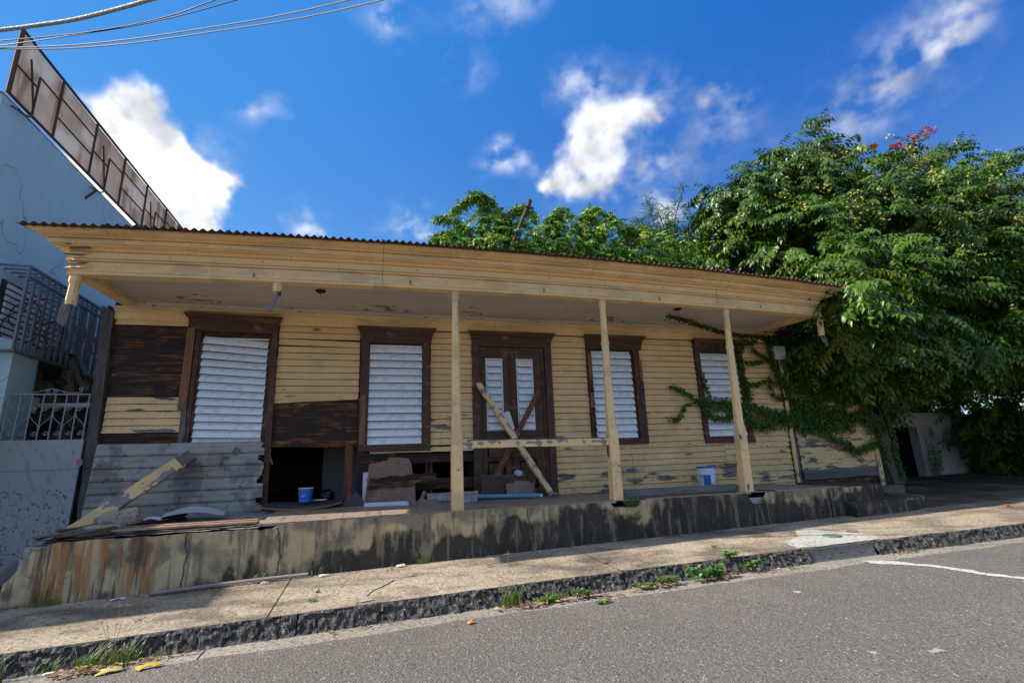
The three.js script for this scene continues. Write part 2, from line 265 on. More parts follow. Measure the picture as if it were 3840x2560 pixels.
{ // pavement grain, 2.5 m tile; stains, soil and some painted shade come from vertex colours of the slabs
  TX.walk = mk(1024, 1024, (x, y, o) => { const X = x / 1024 * 2.56, Y = y / 1024 * 2.56, a = F2(X * 55, Y * 55, 3), b = F2(X * 6, Y * 9, 4), c = F2(X * 100, Y * 18, 2), k = .62 + .5 * a + .26 * b + .12 * (c - .5);
    o[0] = .355 * k; o[1] = .283 * k; o[2] = .200 * k; o[3] = a; if (a > .70) { mix3(o, [.55, .50, .42], .55); } if (a < .32) mix3(o, [.08, .065, .05], .7); }, true);
  TX.asphalt = mk(2048, 2048, (x, y, o) => { const X = x / 2048 * 5.12, Y = y / 2048 * 5.12, a = F2(X * 90, Y * 90, 2), b = F2(X * 2.5, Y * 2.5, 4), c = N2(X * 84 + 7, Y * 84), d = N2(X * 100 + 60, Y * 100 + 3), k = .5 + .75 * a + .25 * b;
    o[0] = .134 * k; o[1] = .120 * k; o[2] = .104 * k; o[3] = a; if (c > .86) mix3(o, [.34, .31, .28], .85 * sst(.86, .9, c)); if (d > .925) { mix3(o, [.62, .61, .58], sst(.925, .95, d)); o[3] = .9; } if (c < .13) mix3(o, [.03, .028, .027], .85); if (N2(X * 44 + 90, Y * 44) > .945) mix3(o, [.26, .12, .08], .6); }, true);
  TX.kerb = mk(1024, 512, (x, y, o) => { const X = x / 512, Y = y / 512, a = F2(X * 26, Y * 26, 4), b = F2(X * 5, Y * 7, 4), k = .45 + 1.1 * a; o[0] = .070 * k; o[1] = .064 * k; o[2] = .056 * k; o[3] = a; mix3(o, [.26, .225, .18], .8 * sst(.66, .76, F2(X * 60 + 3, Y * 60, 3))); mix3(o, [.018, .017, .016], sst(.44, .62, F2(X * 20 + 3, Y * 24, 4)) * .7); }, true);
  TX.conc = mk(512, 512, (x, y, o) => { const X = x / 256, Y = y / 256, a = F2(X * 24, Y * 24, 4), b = F2(X * 3, Y * 3, 4), k = .65 + .4 * a + .3 * b; o[0] = .30 * k; o[1] = .285 * k; o[2] = .26 * k; o[3] = a; if (a < .33) mix3(o, [.07, .065, .06], .7); }, true);
}
TX.zinc = mk(1024, 512, (x, y, o) => { // flattened roofing sheet, 2.2 m x 1.1 m
  const X = x / 465, Y = y / 465, v = F2(X * 2.5, Y * 4, 5), f = F2(X * 30, Y * 30, 3), k = .75 + .4 * v + .12 * (f - .5); o[0] = .325 * k; o[1] = .305 * k; o[2] = .262 * k; o[3] = .5 + .2 * f;
  mix3(o, [.20, .17, .11], .7 * sst(.5, .68, F2(X * 2 + 9, Y * 6 + 1, 4))); const b = F2(X * 5 + 20, Y * 7, 5); mix3(o, [.035, .045, .05], .8 * sst(.66, .74, b) * sst(.4, .6, f)); const r = F2(X * 13 + 40, Y * 16, 4); mix3(o, [.19, .07, .025], .85 * sst(.73, .77, r)); mix3(o, [.10, .095, .085], .6 * sst(.5, .62, F2(X * 3 + 3, Y * 2, 5)));
}, true);
TX.rust = mk(512, 512, (x, y, o) => { const X = x / 256, Y = y / 256, a = F2(X * 18, Y * 18, 4), b = F2(X * 3, Y * 3, 4); o[0] = .070 + .10 * b * a; o[1] = .042 + .036 * b * a; o[2] = .032 + .018 * a * b; o[3] = a; if (b > .6) mix3(o, [.17, .06, .025], .5); if (b < .38) mix3(o, [.12, .115, .11], .6); }, true);
TX.blue = mk(1024, 1024, (x, y, o) => { // painted render of the neighbour, 6 m tile
  const X = x / 170.7, Y = y / 170.7, v = F2(X * .9, Y * .9, 5), f = F2(X * 22, Y * 22, 3), d = F2(X * 5, Y * .7 + 9, 4), k = .86 + .22 * v + .1 * (f - .5) + .1 * (d - .5); o[0] = .39 * k; o[1] = .55 * k; o[2] = .59 * k; o[3] = .5 + .3 * f;
  const c = Math.abs(F2(X * .55 + 13, Y * .55 + 2, 5) - .5); if (c < .0022) { mix3(o, [.28, .20, .17], .8); o[3] = .1; } if (N2(X * 3, Y * 3) > .93 && f > .5) mix3(o, [.2, .24, .27], .4);
}, true);
TX.board = mk(1024, 256, (x, y, o) => { // back of the hoarding: stained translucent sheet, 7 m x 1.2 m
  const X = x / 146, Y = y / 200, v = F2(X * 2.5 + Y, Y * 3 - X, 5), d = F2(X * 5, Y * .9, 4), f = F2(X * 30, Y * 30, 2), k = .75 + .5 * v + .1 * (f - .5); o[0] = .27 * k; o[1] = .215 * k; o[2] = .17 * k; mix3(o, [.14, .085, .05], .85 * sst(.50, .68, d)); mix3(o, [.42, .40, .40], .6 * sst(.55, .7, F2(X * 1.4, Y * 1.2 + 30, 3)));
});
TX.gate = mk(512, 1024, (x, y, o) => { // scratched white gate sheet 1 m x 1.8 m
  const X = x / 512, Y = y / 512, v = F2(X * 3, Y * 3, 5), s = F2(X * 20 + Y * 9, Y * 5 - X * 4, 3), k = .82 + .24 * v; o[0] = .275 * k; o[1] = .28 * k; o[2] = .285 * k; o[3] = .6; mix3(o, [.14, .145, .16], .5 * sst(.6, .7, s));
  const n = F2(X * 40, Y * 34 + 4, 4); if (y < 610 && n > .70 - .06 * sst(.45, .65, F2(X * 4 + 5, Y * 3, 3))) { mix3(o, n > .7 ? [.10, .018, .015] : [.03, .028, .03], .9); o[3] = .2; }
}, true);
TX.moss = mk(512, 512, (x, y, o) => { const X = x / 256, Y = y / 256, a = F2(X * 14, Y * 14, 4), b = F2(X * 4, Y * 3, 5); o[0] = .13 * (.5 + a); o[1] = .105 * (.5 + a); o[2] = .07 * (.5 + a); o[3] = a; mix3(o, [.010, .010, .009], .95 * sst(.40, .58, b)); }, true);
TX.white = mk(512, 512, (x, y, o) => { const X = x / 170, Y = y / 170, v = F2(X * 3, Y * 3, 5), k = .8 + .3 * v; o[0] = .46 * k; o[1] = .43 * k; o[2] = .42 * k; mix3(o, [.12, .10, .08], .8 * sst(.58, .72, F2(X * 4, Y * 2 + 7, 5))); mix3(o, [.22, .09, .05], .6 * sst(.66, .74, F2(X * 5 + 9, Y * 1.3, 4))); });
TX.tile = mk(512, 512, (x, y, o) => { const X = x / 256, Y = y / 256, v = F2(X * 4, Y * 4, 5), f = F2(X * 40, Y * 14, 3), k = .8 + .3 * v + .14 * (f - .5); o[0] = .36 * k; o[1] = .27 * k; o[2] = .205 * k; mix3(o, [.13, .10, .08], .6 * sst(.54, .7, F2(X * 6 + 7, Y * 6, 5))); });
Object.assign(M, {
  wall: mat(TX.wall, { bs: .006, roughness: .8 }), paint: mat(TX.paint, { bs: .003, roughness: .62 }), paintWorn: mat(TX.paintWorn, { bs: .004, roughness: .75 }), soffit: mat(TX.soffit, { bs: .003 }),
  dark: mat(TX.dark, { bs: .006, roughness: .85 }), brown: mat(TX.brown, { bs: .003, roughness: .72 }), orange: mat(TX.orange, { bs: .003, roughness: .6 }), grey: mat(TX.grey, { bs: .006 }), ply: mat(TX.ply, { bs: .003 }),
  louvre: mat(TX.louvre, { bs: .0003, roughness: .42 }), porch: mat(TX.porch, { bs: .006 }), walk: mat(TX.walk, { bs: .0035, vertexColors: true, roughness: .92 }), asphalt: mat(TX.asphalt, { bs: .008, vertexColors: true, roughness: .85 }),
  kerb: mat(TX.kerb, { bs: .02, roughness: .95 }), conc: mat(TX.conc, { bs: .006 }), zinc: mat(TX.zinc, { bs: .002, roughness: .55, metalness: .25 }), rust: mat(TX.rust, { bs: .004 }), blue: mat(TX.blue, { bs: .006, roughness: .75 }),
  gate: mat(TX.gate, { bs: .002, roughness: .5 }), moss: mat(TX.moss, { bs: .02 }), white: mat(TX.white), tile: mat(TX.tile, { roughness: .55 }),
  hoarding: new THREE.MeshPhysicalMaterial({ map: TX.board.map, roughness: .9, transmission: .35, thickness: 0, side: THREE.DoubleSide }),
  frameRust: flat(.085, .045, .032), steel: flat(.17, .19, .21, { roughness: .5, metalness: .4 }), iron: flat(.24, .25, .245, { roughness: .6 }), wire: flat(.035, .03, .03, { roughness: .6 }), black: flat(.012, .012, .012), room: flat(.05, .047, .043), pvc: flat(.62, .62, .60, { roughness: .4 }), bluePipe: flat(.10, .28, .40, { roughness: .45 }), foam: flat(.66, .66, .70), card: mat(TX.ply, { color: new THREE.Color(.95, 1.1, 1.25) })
});
// ---------------------------------------------------------------- street
const walkY = (X, z) => -0.595 + 0.018 * X - 0.025 * (z - 0.13);
const kerbZ = X => 1.62 + 0.004 * Math.min((X - 1) * (X - 1), 90);
const roadY = (X, z) => walkY(X, 1.75) - 0.15 + 0.010 * Math.max(0, z - 2.1) + 0.004;
function sheet(x0, x1, z0, z1, nx, nz, fy, uvs, colour) {        // z0, z1 may be functions of x
  const pos = [], uv = [], col = []; const Z0 = typeof z0 === 'function' ? z0 : () => z0, Z1 = typeof z1 === 'function' ? z1 : () => z1;
  const V = (i, k) => { const X = lerp(x0, x1, i / nx), z = lerp(Z0(X), Z1(X), k / nz); pos.push(X, fy(X, z), z); uv.push(X / uvs, z / uvs); if (colour) col.push(...colour(X, z)); };
  for (let i = 0; i < nx; i++) for (let k = 0; k < nz; k++) { V(i, k); V(i, k + 1); V(i + 1, k + 1); V(i, k); V(i + 1, k + 1); V(i + 1, k); }
  return geoOf(pos, uv, colour ? col : null);
}
{
  const g = structure('ground'); const m = part('soil', sheet(-150, 150, -150, 150, 8, 8, (X, z) => -1.15 + .018 * X, 2.5, () => [.5, .48, .45]), M.walk, g);
  const road = structure('road');
  const tone = (X, z) => { const a = F2(X * .55 + 3, z * .55, 4), b = F2(X * 2.2, z * 3.1 + 8, 4), k = .82 + .28 * a + .14 * b; const t = z > 6 ? 1 : 1; return [k * 1.02 * t, k * t, k * .975 * t]; };
  part('asphalt', sheet(-6, 16, X => kerbZ(X) + .36 + .10 * (F2(X * 1.6, 3, 4) - .5) + .05 * (F2(X * 9, 5, 2) - .5), 6, 150, 40, roadY, 5.12, tone), M.asphalt, road);
  part('asphalt', sheet(-60, -6, X => kerbZ(X) + .3, 13, 24, 8, roadY, 5.12, tone), M.asphalt, road); part('asphalt', sheet(16, 70, X => kerbZ(X) + .3, 13, 24, 8, roadY, 5.12, tone), M.asphalt, road); part('asphalt', sheet(-6, 16, 6, 13, 20, 8, roadY, 5.12, tone), M.asphalt, road);
  const gt = (X, z) => { const a = F2(X * 2 + 9, z * 4, 4), b = F2(X * 7, z * 7, 3), k = .62 + .36 * a + .16 * b; return [k * .88, k * .95, k * 1.06]; };
  for (const [a, b] of [[-9, -1.23], [-1.215, 2.95], [2.962, 6.4], [6.41, 16]]) part('gutter_strip', sheet(a, b, X => kerbZ(X) + .05, X => kerbZ(X) + .52, 40, 4, (X, z) => roadY(X, z) - .006, 2.5, gt), M.walk, road);
  // pale cement slurry that ran across the road from the mended kerb
  const sl = [[5.55, 1.98, .07], [5.62, 2.15, .12], [5.72, 2.3, .07], [5.84, 2.5, .06], [5.86, 2.75, .055], [5.84, 2.95, .05], [5.93, 3.3, .05], [6.05, 3.9, .05], [6.1, 4.6, .04]];
  const pos = [], uv = [], P = (x, z) => { pos.push(x, roadY(x, z) + .005, z); uv.push(x, z); }; const E = [];
  for (let i = 0; i < sl.length - 1; i++) for (let k = 0; k < 6; k++) { const f = k / 6, a = sl[i], b = sl[i + 1], x = lerp(a[0], b[0], f), z = lerp(a[1], b[1], f), w = lerp(a[2], b[2], f); E.push([x - w * (.7 + .7 * N2(i * 6 + k, 3)), x + w * (.7 + .7 * N2(i * 6 + k, 9)), z]); }
  for (let i = 0; i < E.length - 1; i++) { const a = E[i], b = E[i + 1]; P(a[0], a[2]); P(b[0], b[2]); P(b[1], b[2]); P(a[0], a[2]); P(b[1], b[2]); P(a[1], a[2]); }
  part('cement_streak', geoOf(pos, uv), mat(TX.conc, { color: new THREE.Color(1.7, 1.75, 1.8) }), road);

  const walk = structure('sidewalk');
  const st = (X, z) => { const a = F2(X * 1.1 + 2, z * 1.9 + 4, 5), b = F2(X * 3.1 + 7, z * 5, 4), c = F2(X * .7, z * 1.2 + 30, 3); let k = .80 + .42 * a + .22 * (b - .5); k *= 1 - .55 * sst(.50, .64, c) * sst(.3, .6, b); k *= 1 - .38 * sst(.55, .66, F2(X * 2.3 + 40, z * 4.1 + 3, 4)); const w = sst(.56, .7, F2(X * 1.5 + 50, z * 3, 4)); if (X > 8.6 && z < .1 + .3 * F2(X * 3, 7, 3)) { k *= .26 + .3 * sst(.5, .6, F2(X * 2, z * 2, 4)); return [k * 1.1, k * .95, k * .72]; } return [k * (1 + .06 * w), k, k * (1 - .07 * w)]; };  // beyond the house end: brown soil tone with tree and eave shade painted in
  const J = [-12, -3.42, -.80, 2.62, 5.55, 8.9, 12.2, 18];
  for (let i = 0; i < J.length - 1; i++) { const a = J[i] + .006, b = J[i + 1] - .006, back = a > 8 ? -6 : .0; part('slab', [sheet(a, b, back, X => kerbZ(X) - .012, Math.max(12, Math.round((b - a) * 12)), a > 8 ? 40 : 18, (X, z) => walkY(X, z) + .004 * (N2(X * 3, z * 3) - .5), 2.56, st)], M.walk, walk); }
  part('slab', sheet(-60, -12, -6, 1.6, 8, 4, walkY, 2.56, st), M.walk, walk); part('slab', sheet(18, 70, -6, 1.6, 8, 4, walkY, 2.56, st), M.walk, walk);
  part('joint_bed', sheet(-12, 18, .02, X => kerbZ(X) - .02, 40, 2, (X, z) => walkY(X, z) - .02, 2.56, () => [.12, .11, .1]), M.walk, walk);
  // fresh pale cement patch with a green cover in it
  { const r = rngOf(4), pts = jag([[4.92, 1.66], [5.05, 1.30], [5.45, 1.12], [5.80, .76], [6.02, .78], [6.2, 1.15], [6.33, 1.45], [6.12, 1.71], [5.5, 1.69]], .07, .02, r); const g = new THREE.ShapeGeometry(new THREE.Shape(pts.map(p => new THREE.Vector2(p[0], p[1])))).toNonIndexed(); const p = g.attributes.position; for (let i = 0; i < p.count; i++) { const X = p.getX(i), z = p.getY(i); p.setXYZ(i, X, walkY(X, z) + .008, z); } g.computeVertexNormals(); part('cement_patch', uvw(g), mat(TX.conc, { color: new THREE.Color(1.5, 1.5, 1.5) }), walk); }
  { const p = V3(5.83, walkY(5.83, 1.3) + .012, 1.31), g = new THREE.CylinderGeometry(.12, .12, .012, 28).toNonIndexed(); g.scale(.9, 1, .9); const rim = new THREE.TorusGeometry(.115, .006, 6, 28).toNonIndexed(); rim.rotateX(Math.PI / 2); rim.translate(0, .007, 0); rim.scale(.9, 1, .9); g.translate(p.x, p.y, p.z); rim.translate(p.x, p.y, p.z); single('meter_cover', [g, rim], flat(.10, .17, .10), 'small round green cover set in the pale cement patch of the sidewalk', 'cover', [p.x, p.y, p.z]); }
  { const pts = jag([[-.02, 1.55], [-.06, 1.32], [.02, 1.16], [.16, .98], [.30, .80], [.32, .83], [.2, 1.02], [.08, 1.2], [.03, 1.34], [.1, 1.52]], .05, .012, rngOf(8)); const g = new THREE.ShapeGeometry(new THREE.Shape(pts.map(p => new THREE.Vector2(p[0], p[1])))).toNonIndexed(), p = g.attributes.position; for (let i = 0; i < p.count; i++) { const X = p.getX(i), z = p.getY(i); p.setXYZ(i, X, walkY(X, z) + .008, z); } g.computeVertexNormals(); part('cement_splash', uvw(g), mat(TX.conc, { color: new THREE.Color(1.2, 1.12, .98) }), walk); }
  // kerb stones: rough dark faces, one mended smooth length
  const kerb = structure('kerb'); const KJ = [-30, -9, -3.3, -.55, 2.62, 5.0, 5.98, 9.2, 14, 40];
  for (let i = 0; i < KJ.length - 1; i++) {
    const a = KJ[i] + .006, b = KJ[i + 1] - .006, smooth = KJ[i] === 5.0, far = b - a > 7, nx = far ? 40 : Math.round((b - a) / .02), prof = [[-.012, -.05, 0], [-.012, -.004, 0], [.004, -.004, .5], [.014, -.018, 1], [.022, -.04, 1], [.031, -.065, 1], [.042, -.09, 1], [.056, -.115, 1], [.070, -.14, 1], [.09, -.165, 1], [.10, -.20, .6]], pos = [], uv = [];
    const V = (ii, k) => { const X = lerp(a, b, ii / nx), q = prof[k]; const n = F2(X * 34, k * 1.3 + 40, 4) - .5, n2 = F2(X * 5, k * .3 + 9, 2) - .5; const am = smooth ? .003 : .07; let z = kerbZ(X) + q[0] + am * q[2] * (n + .5 * n2) * (k > 1 ? 1 : .4), y = walkY(X, kerbZ(X)) + q[1] + (smooth ? 0 : .02 * q[2] * (N2(X * 22, k * 3.3) - .5)) + .003; if (smooth && k > 2) z -= .035 * (k - 2) / 8; pos.push(X, y, z); uv.push(X / 2, y + 3); };
    for (let ii = 0; ii < nx; ii++) for (let k = 0; k < prof.length - 1; k++) { V(ii, k); V(ii, k + 1); V(ii + 1, k + 1); V(ii, k); V(ii + 1, k + 1); V(ii + 1, k); }
    part('kerb_stone', geoOf(pos, uv), smooth ? mat(TX.conc, { color: new THREE.Color(.32, .335, .36), bs: .002 }) : M.kerb, kerb);
  }
}
// ---------------------------------------------------------------- porch platform
const floorY = (X, z) => clamp(.085 - .016 * (X + 1.4), 0, .1) * clamp(-z / 1.5, 0, 1);
{
  const porch = thing('concrete_porch', 'long stained concrete porch platform with tiled floor and rounded steps under the wooden house', 'porch', [2.5, -.6, -.7]);
  // front face with a chipped upper edge, a broken left end and a gap under the leaning post
  const edge = X => { let y = -.012; y -= .05 * sst(-1.22, -1.12, X) * (1 - sst(-1.02, -.94, X)); y -= .085 * sst(3.28, 3.36, X) * (1 - sst(3.66, 3.78, X)); y -= .16 * sst(5.60, 5.68, X) * (1 - sst(5.86, 5.95, X)); if (X < -1.15) y -= .035 + .012 * N2(X * 9, 2); if (X < -3.05) y -= .12 * sst(-3.05, -3.5, X) + .25 * sst(-3.3, -3.5, X); if (X > 5.95 && X < 7.2) y -= .03 * N2(X * 2, 8); return y + .008 * (F2(X * 14, 3, 3) - .5); };
  const face = (x0, x1, zc, top, n, y0) => { const pos = [], uv = [], K = 8; const V = (i, k) => { const X = lerp(x0, x1, i / n), t = top(X), b = y0(X), Y = lerp(b, t, k / K); const lx = X < -3.05 ? (X + 3.05) * -.12 * (1 - k / K) : 0; const z = zc(X) + .012 * (F2(X * 3, Y * 5, 4) - .5) + .006 * (F2(X * 20, Y * 20, 2) - .5); pos.push(X - lx * .6, Y, z); uv.push(...TX.porchUV(X, Y)); }; for (let i = 0; i < n; i++) for (let k = 0; k < K; k++) { V(i, k); V(i + 1, k); V(i + 1, k + 1); V(i, k); V(i + 1, k + 1); V(i, k + 1); } return geoOf(pos, uv); };
  const curl = X => .13;
  part('front_face', face(-3.5, 7.5, curl, edge, 250, X => walkY(X, .13) - .06), M.porch, porch);
  part('core', [box(-3.4, 7.0, -.9, -.09, -1.6, .085), box(7.0, 7.5, -.9, -.09, -1.6, .06), box(-3.42, -3.3, -.9, -.2, -1.6, .1)], M.conc, porch);
  part('core', box(8.05, 10.75, -.9, -.17, -1.62, -1.3, 1.3), mat(TX.conc, { color: new THREE.Color(.5, .46, .4) }), porch);
  // broken top of the left end: mortar bed without tiles
  part('mortar_bed', sheet(-3.38, -1.2, -1.5, .118, 60, 14, (X, z) => -.045 + floorY(X, z) + .02 * F2(X * 9, z * 9, 3), 1), M.conc, porch);
  const tg = []; const step = .46; let ti = 0;
  for (let X = -1.2; X < 7.2; X += step) for (let k = 0; k < 4; k++) {
    const z1 = .115 - k * .405, z0 = Math.max(z1 - .40, -1.5), x1 = Math.min(X + step - .006, 7.46); let zf = z1; 
    if (k === 0 && (X > 3.15 && X < 3.55)) continue; if (k === 0 && X > 5.35 && X < 5.8) continue;
    const t = .0015 * ((ti++ * 7919 % 11) / 11 - .5); const g = sheet(X, x1, z0, zf, 1, 1, (a, z) => floorY(a, z) + t, 1), sk = sheet(X, x1, zf, zf + .0001, 1, 1, (a, z) => floorY(a, z) + t - (z > zf ? .03 : 0), 1); part('floor_tile', [g, sk], M.tile, porch);
  }
  part('mortar_bed', sheet(-1.2, 7.46, -1.5, .105, 60, 6, (X, z) => -.014 + floorY(X, z), 1), M.conc, porch);
  // rounded end: upper landing and lower step
  const landing = (cx, cz, rx, rz, y, h, a0, a1) => { const s = new THREE.Shape(); s.moveTo(cx, -cz); for (let i = 0; i <= 40; i++) { const a = lerp(a0, a1, i / 40), w = 1 + .012 * Math.sin(i * 2.7); const c3 = Math.cos(a), s3 = Math.sin(a); s.lineTo(cx + rx * w * Math.sign(c3) * Math.abs(c3) ** .62, -(cz + rz * w * Math.sign(s3) * Math.abs(s3) ** .62)); } const g = new THREE.ExtrudeGeometry(s, { depth: h, bevelEnabled: true, bevelSize: .012, bevelThickness: .012, bevelSegments: 2 }); g.rotateX(-Math.PI / 2); g.translate(0, y - h, 0); const q = ni(g), p = q.attributes.position, uv = new Float32Array(p.count * 2); for (let i = 0; i < p.count; i++) { const [u, v] = TX.porchUV(p.getX(i) + .3 * p.getZ(i), p.getY(i) + .35 * p.getZ(i) * (p.getY(i) > y - .02 ? 1 : 0)); uv[i * 2] = u; uv[i * 2 + 1] = v; } q.setAttribute('uv', new THREE.BufferAttribute(uv, 2)); return q; };
  part('step', landing(7.42, -.95, 1.45, 1.07, -.035, .5, -.5, 1.62), M.porch, porch);
  part('step', landing(7.85, -.85, 1.72, 1.17, -.255, .3, -.4, 1.66), M.porch, porch);
}
// ---------------------------------------------------------------- the house
const house = thing('abandoned_house', 'long abandoned wooden house with peeling ochre boards, deep cornice and rusty roof edge', 'house', [2.5, 0, -3]);
const bow = X => .045 - .0026 * (X - 2.2) * (X - 2.2);
const WZ = -1.5;
const wallUV = g => { const p = g.attributes.position, uv = new Float32Array(p.count * 2); for (let i = 0; i < p.count; i++) { uv[i * 2] = (p.getX(i) - WX0) / WXL; uv[i * 2 + 1] = (p.getY(i) - WY0) / WYL; } g.setAttribute('uv', new THREE.BufferAttribute(uv, 2)); return g; };
{
  // studs and sheathing behind the cladding
  const fw = part('front_wall', [box(-3.68, -1.46, -.05, 3.12, -1.64, -1.545), box(-1.46, -.16, 1.0, 3.12, -1.64, -1.545), box(-.16, 1.72, .80, 3.12, -1.64, -1.545), box(1.72, 10.5, -.2, 3.12, -1.64, -1.545)], M.dark, house);
  // lap boards: each one a board of its own, lower edge proud of the one below
  let sd = 0; const lap = (x0, x1, y0, y1, o = {}) => {
    const { l = 0, r = 0, sag = 0, z = WZ, drop = 0 } = o, n = Math.max(2, Math.min(9, Math.round((x1 - x0) / .22))), pos = [], uv = []; sd++; const q = rngOf(sd * 31 + 5), rows = [];
    const tw = (q() - .5) * .006, li = (q() - .5) * .006;
    for (let i = 0; i <= n; i++) { const f = i / n, X = lerp(x0 + (i === 0 ? (q() - .5) * .008 : 0), x1 + (i === n ? (q() - .5) * .008 : 0), f), j = (q() - .5) * .0075, s = -sag * f - drop + li * f; rows.push([[X, y0 + s + .010, z - .035], [X, y0 + s + j + .004, z + .006 + tw * f], [X - (i === 0 ? l : 0), y1 + s - .001, z - .022]]); }
    const P = a => pos.push(...a), Q = (a, b, c, d) => { P(a); P(b); P(c); P(a); P(c); P(d); };
    for (let i = 0; i < n; i++) { const a = rows[i], b = rows[i + 1]; Q(a[1], b[1], b[2], a[2]); Q(a[0], b[0], b[1], a[1]); }
    for (const i of [0, n]) { P(rows[i][0]); P(rows[i][1]); P(rows[i][2]); }
    for (let i = 0; i < pos.length / 3; i++) uv.push(0, 0); return part('siding_board', wallUV(geoOf(pos, uv)), M.wall, fw);
  };
  const rowsUp = (x0, x1, ya, yb, h, o = {}) => { const n = Math.round((yb - ya) / h), hh = (yb - ya) / n; for (let k = 0; k < n; k++) { const oo = typeof o === 'function' ? o(k, n) : o; if (oo === null) continue; lap(x0, x1, ya + k * hh, ya + (k + 1) * hh, oo); } };
  rowsUp(-3.62, -2.69, 2.765, 2.95, .0925); rowsUp(-3.58, -2.63, 1.19, 1.70, .102);
  rowsUp(-1.41, -.18, 1.68, 2.84, .106, (k, n) => k >= n - 2 ? { sag: .0, drop: 0 } : k === n - 3 ? { sag: .02, drop: .0 } : { sag: .0, drop: .018 }); lap(-1.41, -.20, 1.60, 1.675, { sag: -.055 });
  rowsUp(.975, 1.685, .905, 2.83, .1065); lap(.02, 1.685, .80, .88);
  rowsUp(3.155, 3.85, .86, 2.83, .1065); rowsUp(4.985, 6.20, .86, 2.83, .1065); rowsUp(7.335, 8.21, .80, 2.83, .1065);
  rowsUp(3.10, 4.62, .02, .86, .106); rowsUp(4.626, 6.62, .02, .86, .106); rowsUp(6.626, 8.19, .01, .80, .106);
  lap(3.1, 8.19, -.07, .02, {});
  // stripped sheathing
  for (let k = 0; k < 6; k++) { const y0 = 1.715 + k * .174; part('sheathing_plank', board([-3.63 + .02 * (k % 2), y0 + .086, -1.53], [-2.68, y0 + .086 - .004, -1.53], .170, .022, [0, 0, 1], { seg: 6, endL: .05, rough: .003, seed: 20 + k }), M.dark, fw); }
  part('sheathing_plank', board([-3.62, 1.115, -1.53], [-2.6, 1.11, -1.53], .13, .022, [0, 0, 1], { seg: 6, endL: .06, seed: 41 }), M.dark, fw);
  part('sheathing_plank', board([-3.62, .97, -1.53], [-2.6, .965, -1.53], .13, .022, [0, 0, 1], { seg: 6, endL: .06, seed: 42 }), M.dark, fw);
  for (let k = 0; k < 3; k++) { const y = 1.045 + k * .232; part('sheathing_plank', board([-1.42, y + .01, -1.528], [-.17, y - .008, -1.528], .228, .024, [0, 0, 1], { seg: 7, rough: .005, seed: 50 + k }), M.dark, fw); }
  part('sheathing_plank', board([-.15, .715, -1.535], [1.69, .70, -1.535], .15, .025, [0, 0, 1], { seg: 8, rough: .008, seed: 60 }), M.dark, fw);
  part('sheathing_plank', board([.75, .30, -1.55], [1.70, .295, -1.55], .16, .025, [0, 0, 1], { seg: 6, rough: .01, seed: 61 }), M.dark, fw);
  for (const x of [.93, 1.0, -.12]) part('stud', box(x - .025, x + .025, .06, .8, -1.66, -1.6, 1, true), M.dark, fw);
  part('stud', board([-.285, .08, -1.53], [-.29, .93, -1.53], .115, .09, [0, 0, 1], { seed: 8, rough: .004 }), mat(TX.brown, { color: new THREE.Color(1.7, 1.55, 1.5) }), fw); part('stud', board([-.12, .08, -1.56], [-.12, .80, -1.56], .07, .07, [0, 0, 1], { seed: 9, rough: .004 }), M.dark, fw);
  part('stud', board([-1.425, .08, -1.50], [-1.445, .95, -1.50], .05, .06, [0, 0, 1], { seed: 10, rough: .006 }), M.grey, fw);
  part('splinter', board([-1.42, .86, -1.46], [-1.34, .67, -1.40], .022, .012, [0, 0, 1], { seed: 3, endL: .03, endR: .04, s: .5 }), M.orange, fw); part('splinter', board([-1.43, .80, -1.46], [-1.39, .92, -1.42], .018, .01, [0, 0, 1], { seed: 4, endL: .03, endR: .03, s: .5 }), M.orange, fw);
  // frieze under the soffit
  const prof = [[-1.30, 3.075], [-1.335, 3.06], [-1.36, 3.04], [-1.40, 3.03], [-1.42, 3.005], [-1.455, 2.99], [-1.455, 2.97], [-1.475, 2.955], [-1.475, 2.86], [-1.50, 2.845], [-1.52, 2.845]];
  const sweep = (pf, x0, x1, n, off = () => 0) => { const pos = [], uv = []; for (let i = 0; i < n; i++) for (let k = 0; k < pf.length - 1; k++) { const A = lerp(x0, x1, i / n), B = lerp(x0, x1, (i + 1) / n), a = pf[k], b = pf[k + 1]; const q = [[A, a], [B, a], [B, b], [A, a], [B, b], [A, b]]; for (const [X, c] of q) { pos.push(X, c[1] + off(X, c[1]), c[0]); uv.push(X / 2, (c[1] * 1.5 + c[0]) / 2); } } return geoOf(pos, uv); };
  part('frieze', sweep(prof.slice(3), -3.64, -2.70, 6), M.paint, house); part('frieze', sweep(prof.slice(3), -2.70, 2.1, 24), M.paint, house); part('frieze', sweep(prof.slice(3), 2.104, 8.25, 30), M.paint, house); part('cove_moulding', sweep(prof.slice(0, 4), -3.5, 7.8, 40), M.soffit, house);
  // corner posts and battens
  part('corner_post', board([-3.60, -.25, -1.50], [-3.72, 3.06, -1.50], .13, .12, [0, 0, 1], { seg: 12, rough: .013, endR: .12, seed: 77 }), mat(TX.grey, { color: new THREE.Color(.55, .53, .52), bs: .006 }), house);
  part('corner_post', board([-3.50, .0, -1.56], [-3.58, 2.95, -1.56], .12, .06, [0, 0, 1], { seg: 12, rough: .02, endR: .12, seed: 78 }), mat(TX.grey, { color: new THREE.Color(.4, .36, .34), bs: .006 }), house);
  part('batten', board([8.235, -.03, -1.475], [8.30, 2.85, -1.475], .07, .03, [0, 0, 1], { seg: 10, rough: .004, seed: 79, endL: .03 }), M.paintWorn, house); part('batten', board([8.34, -.1, -1.52], [8.40, 2.7, -1.52], .05, .03, [0, 0, 1], { seg: 10, rough: .008, seed: 80 }), M.grey, house);
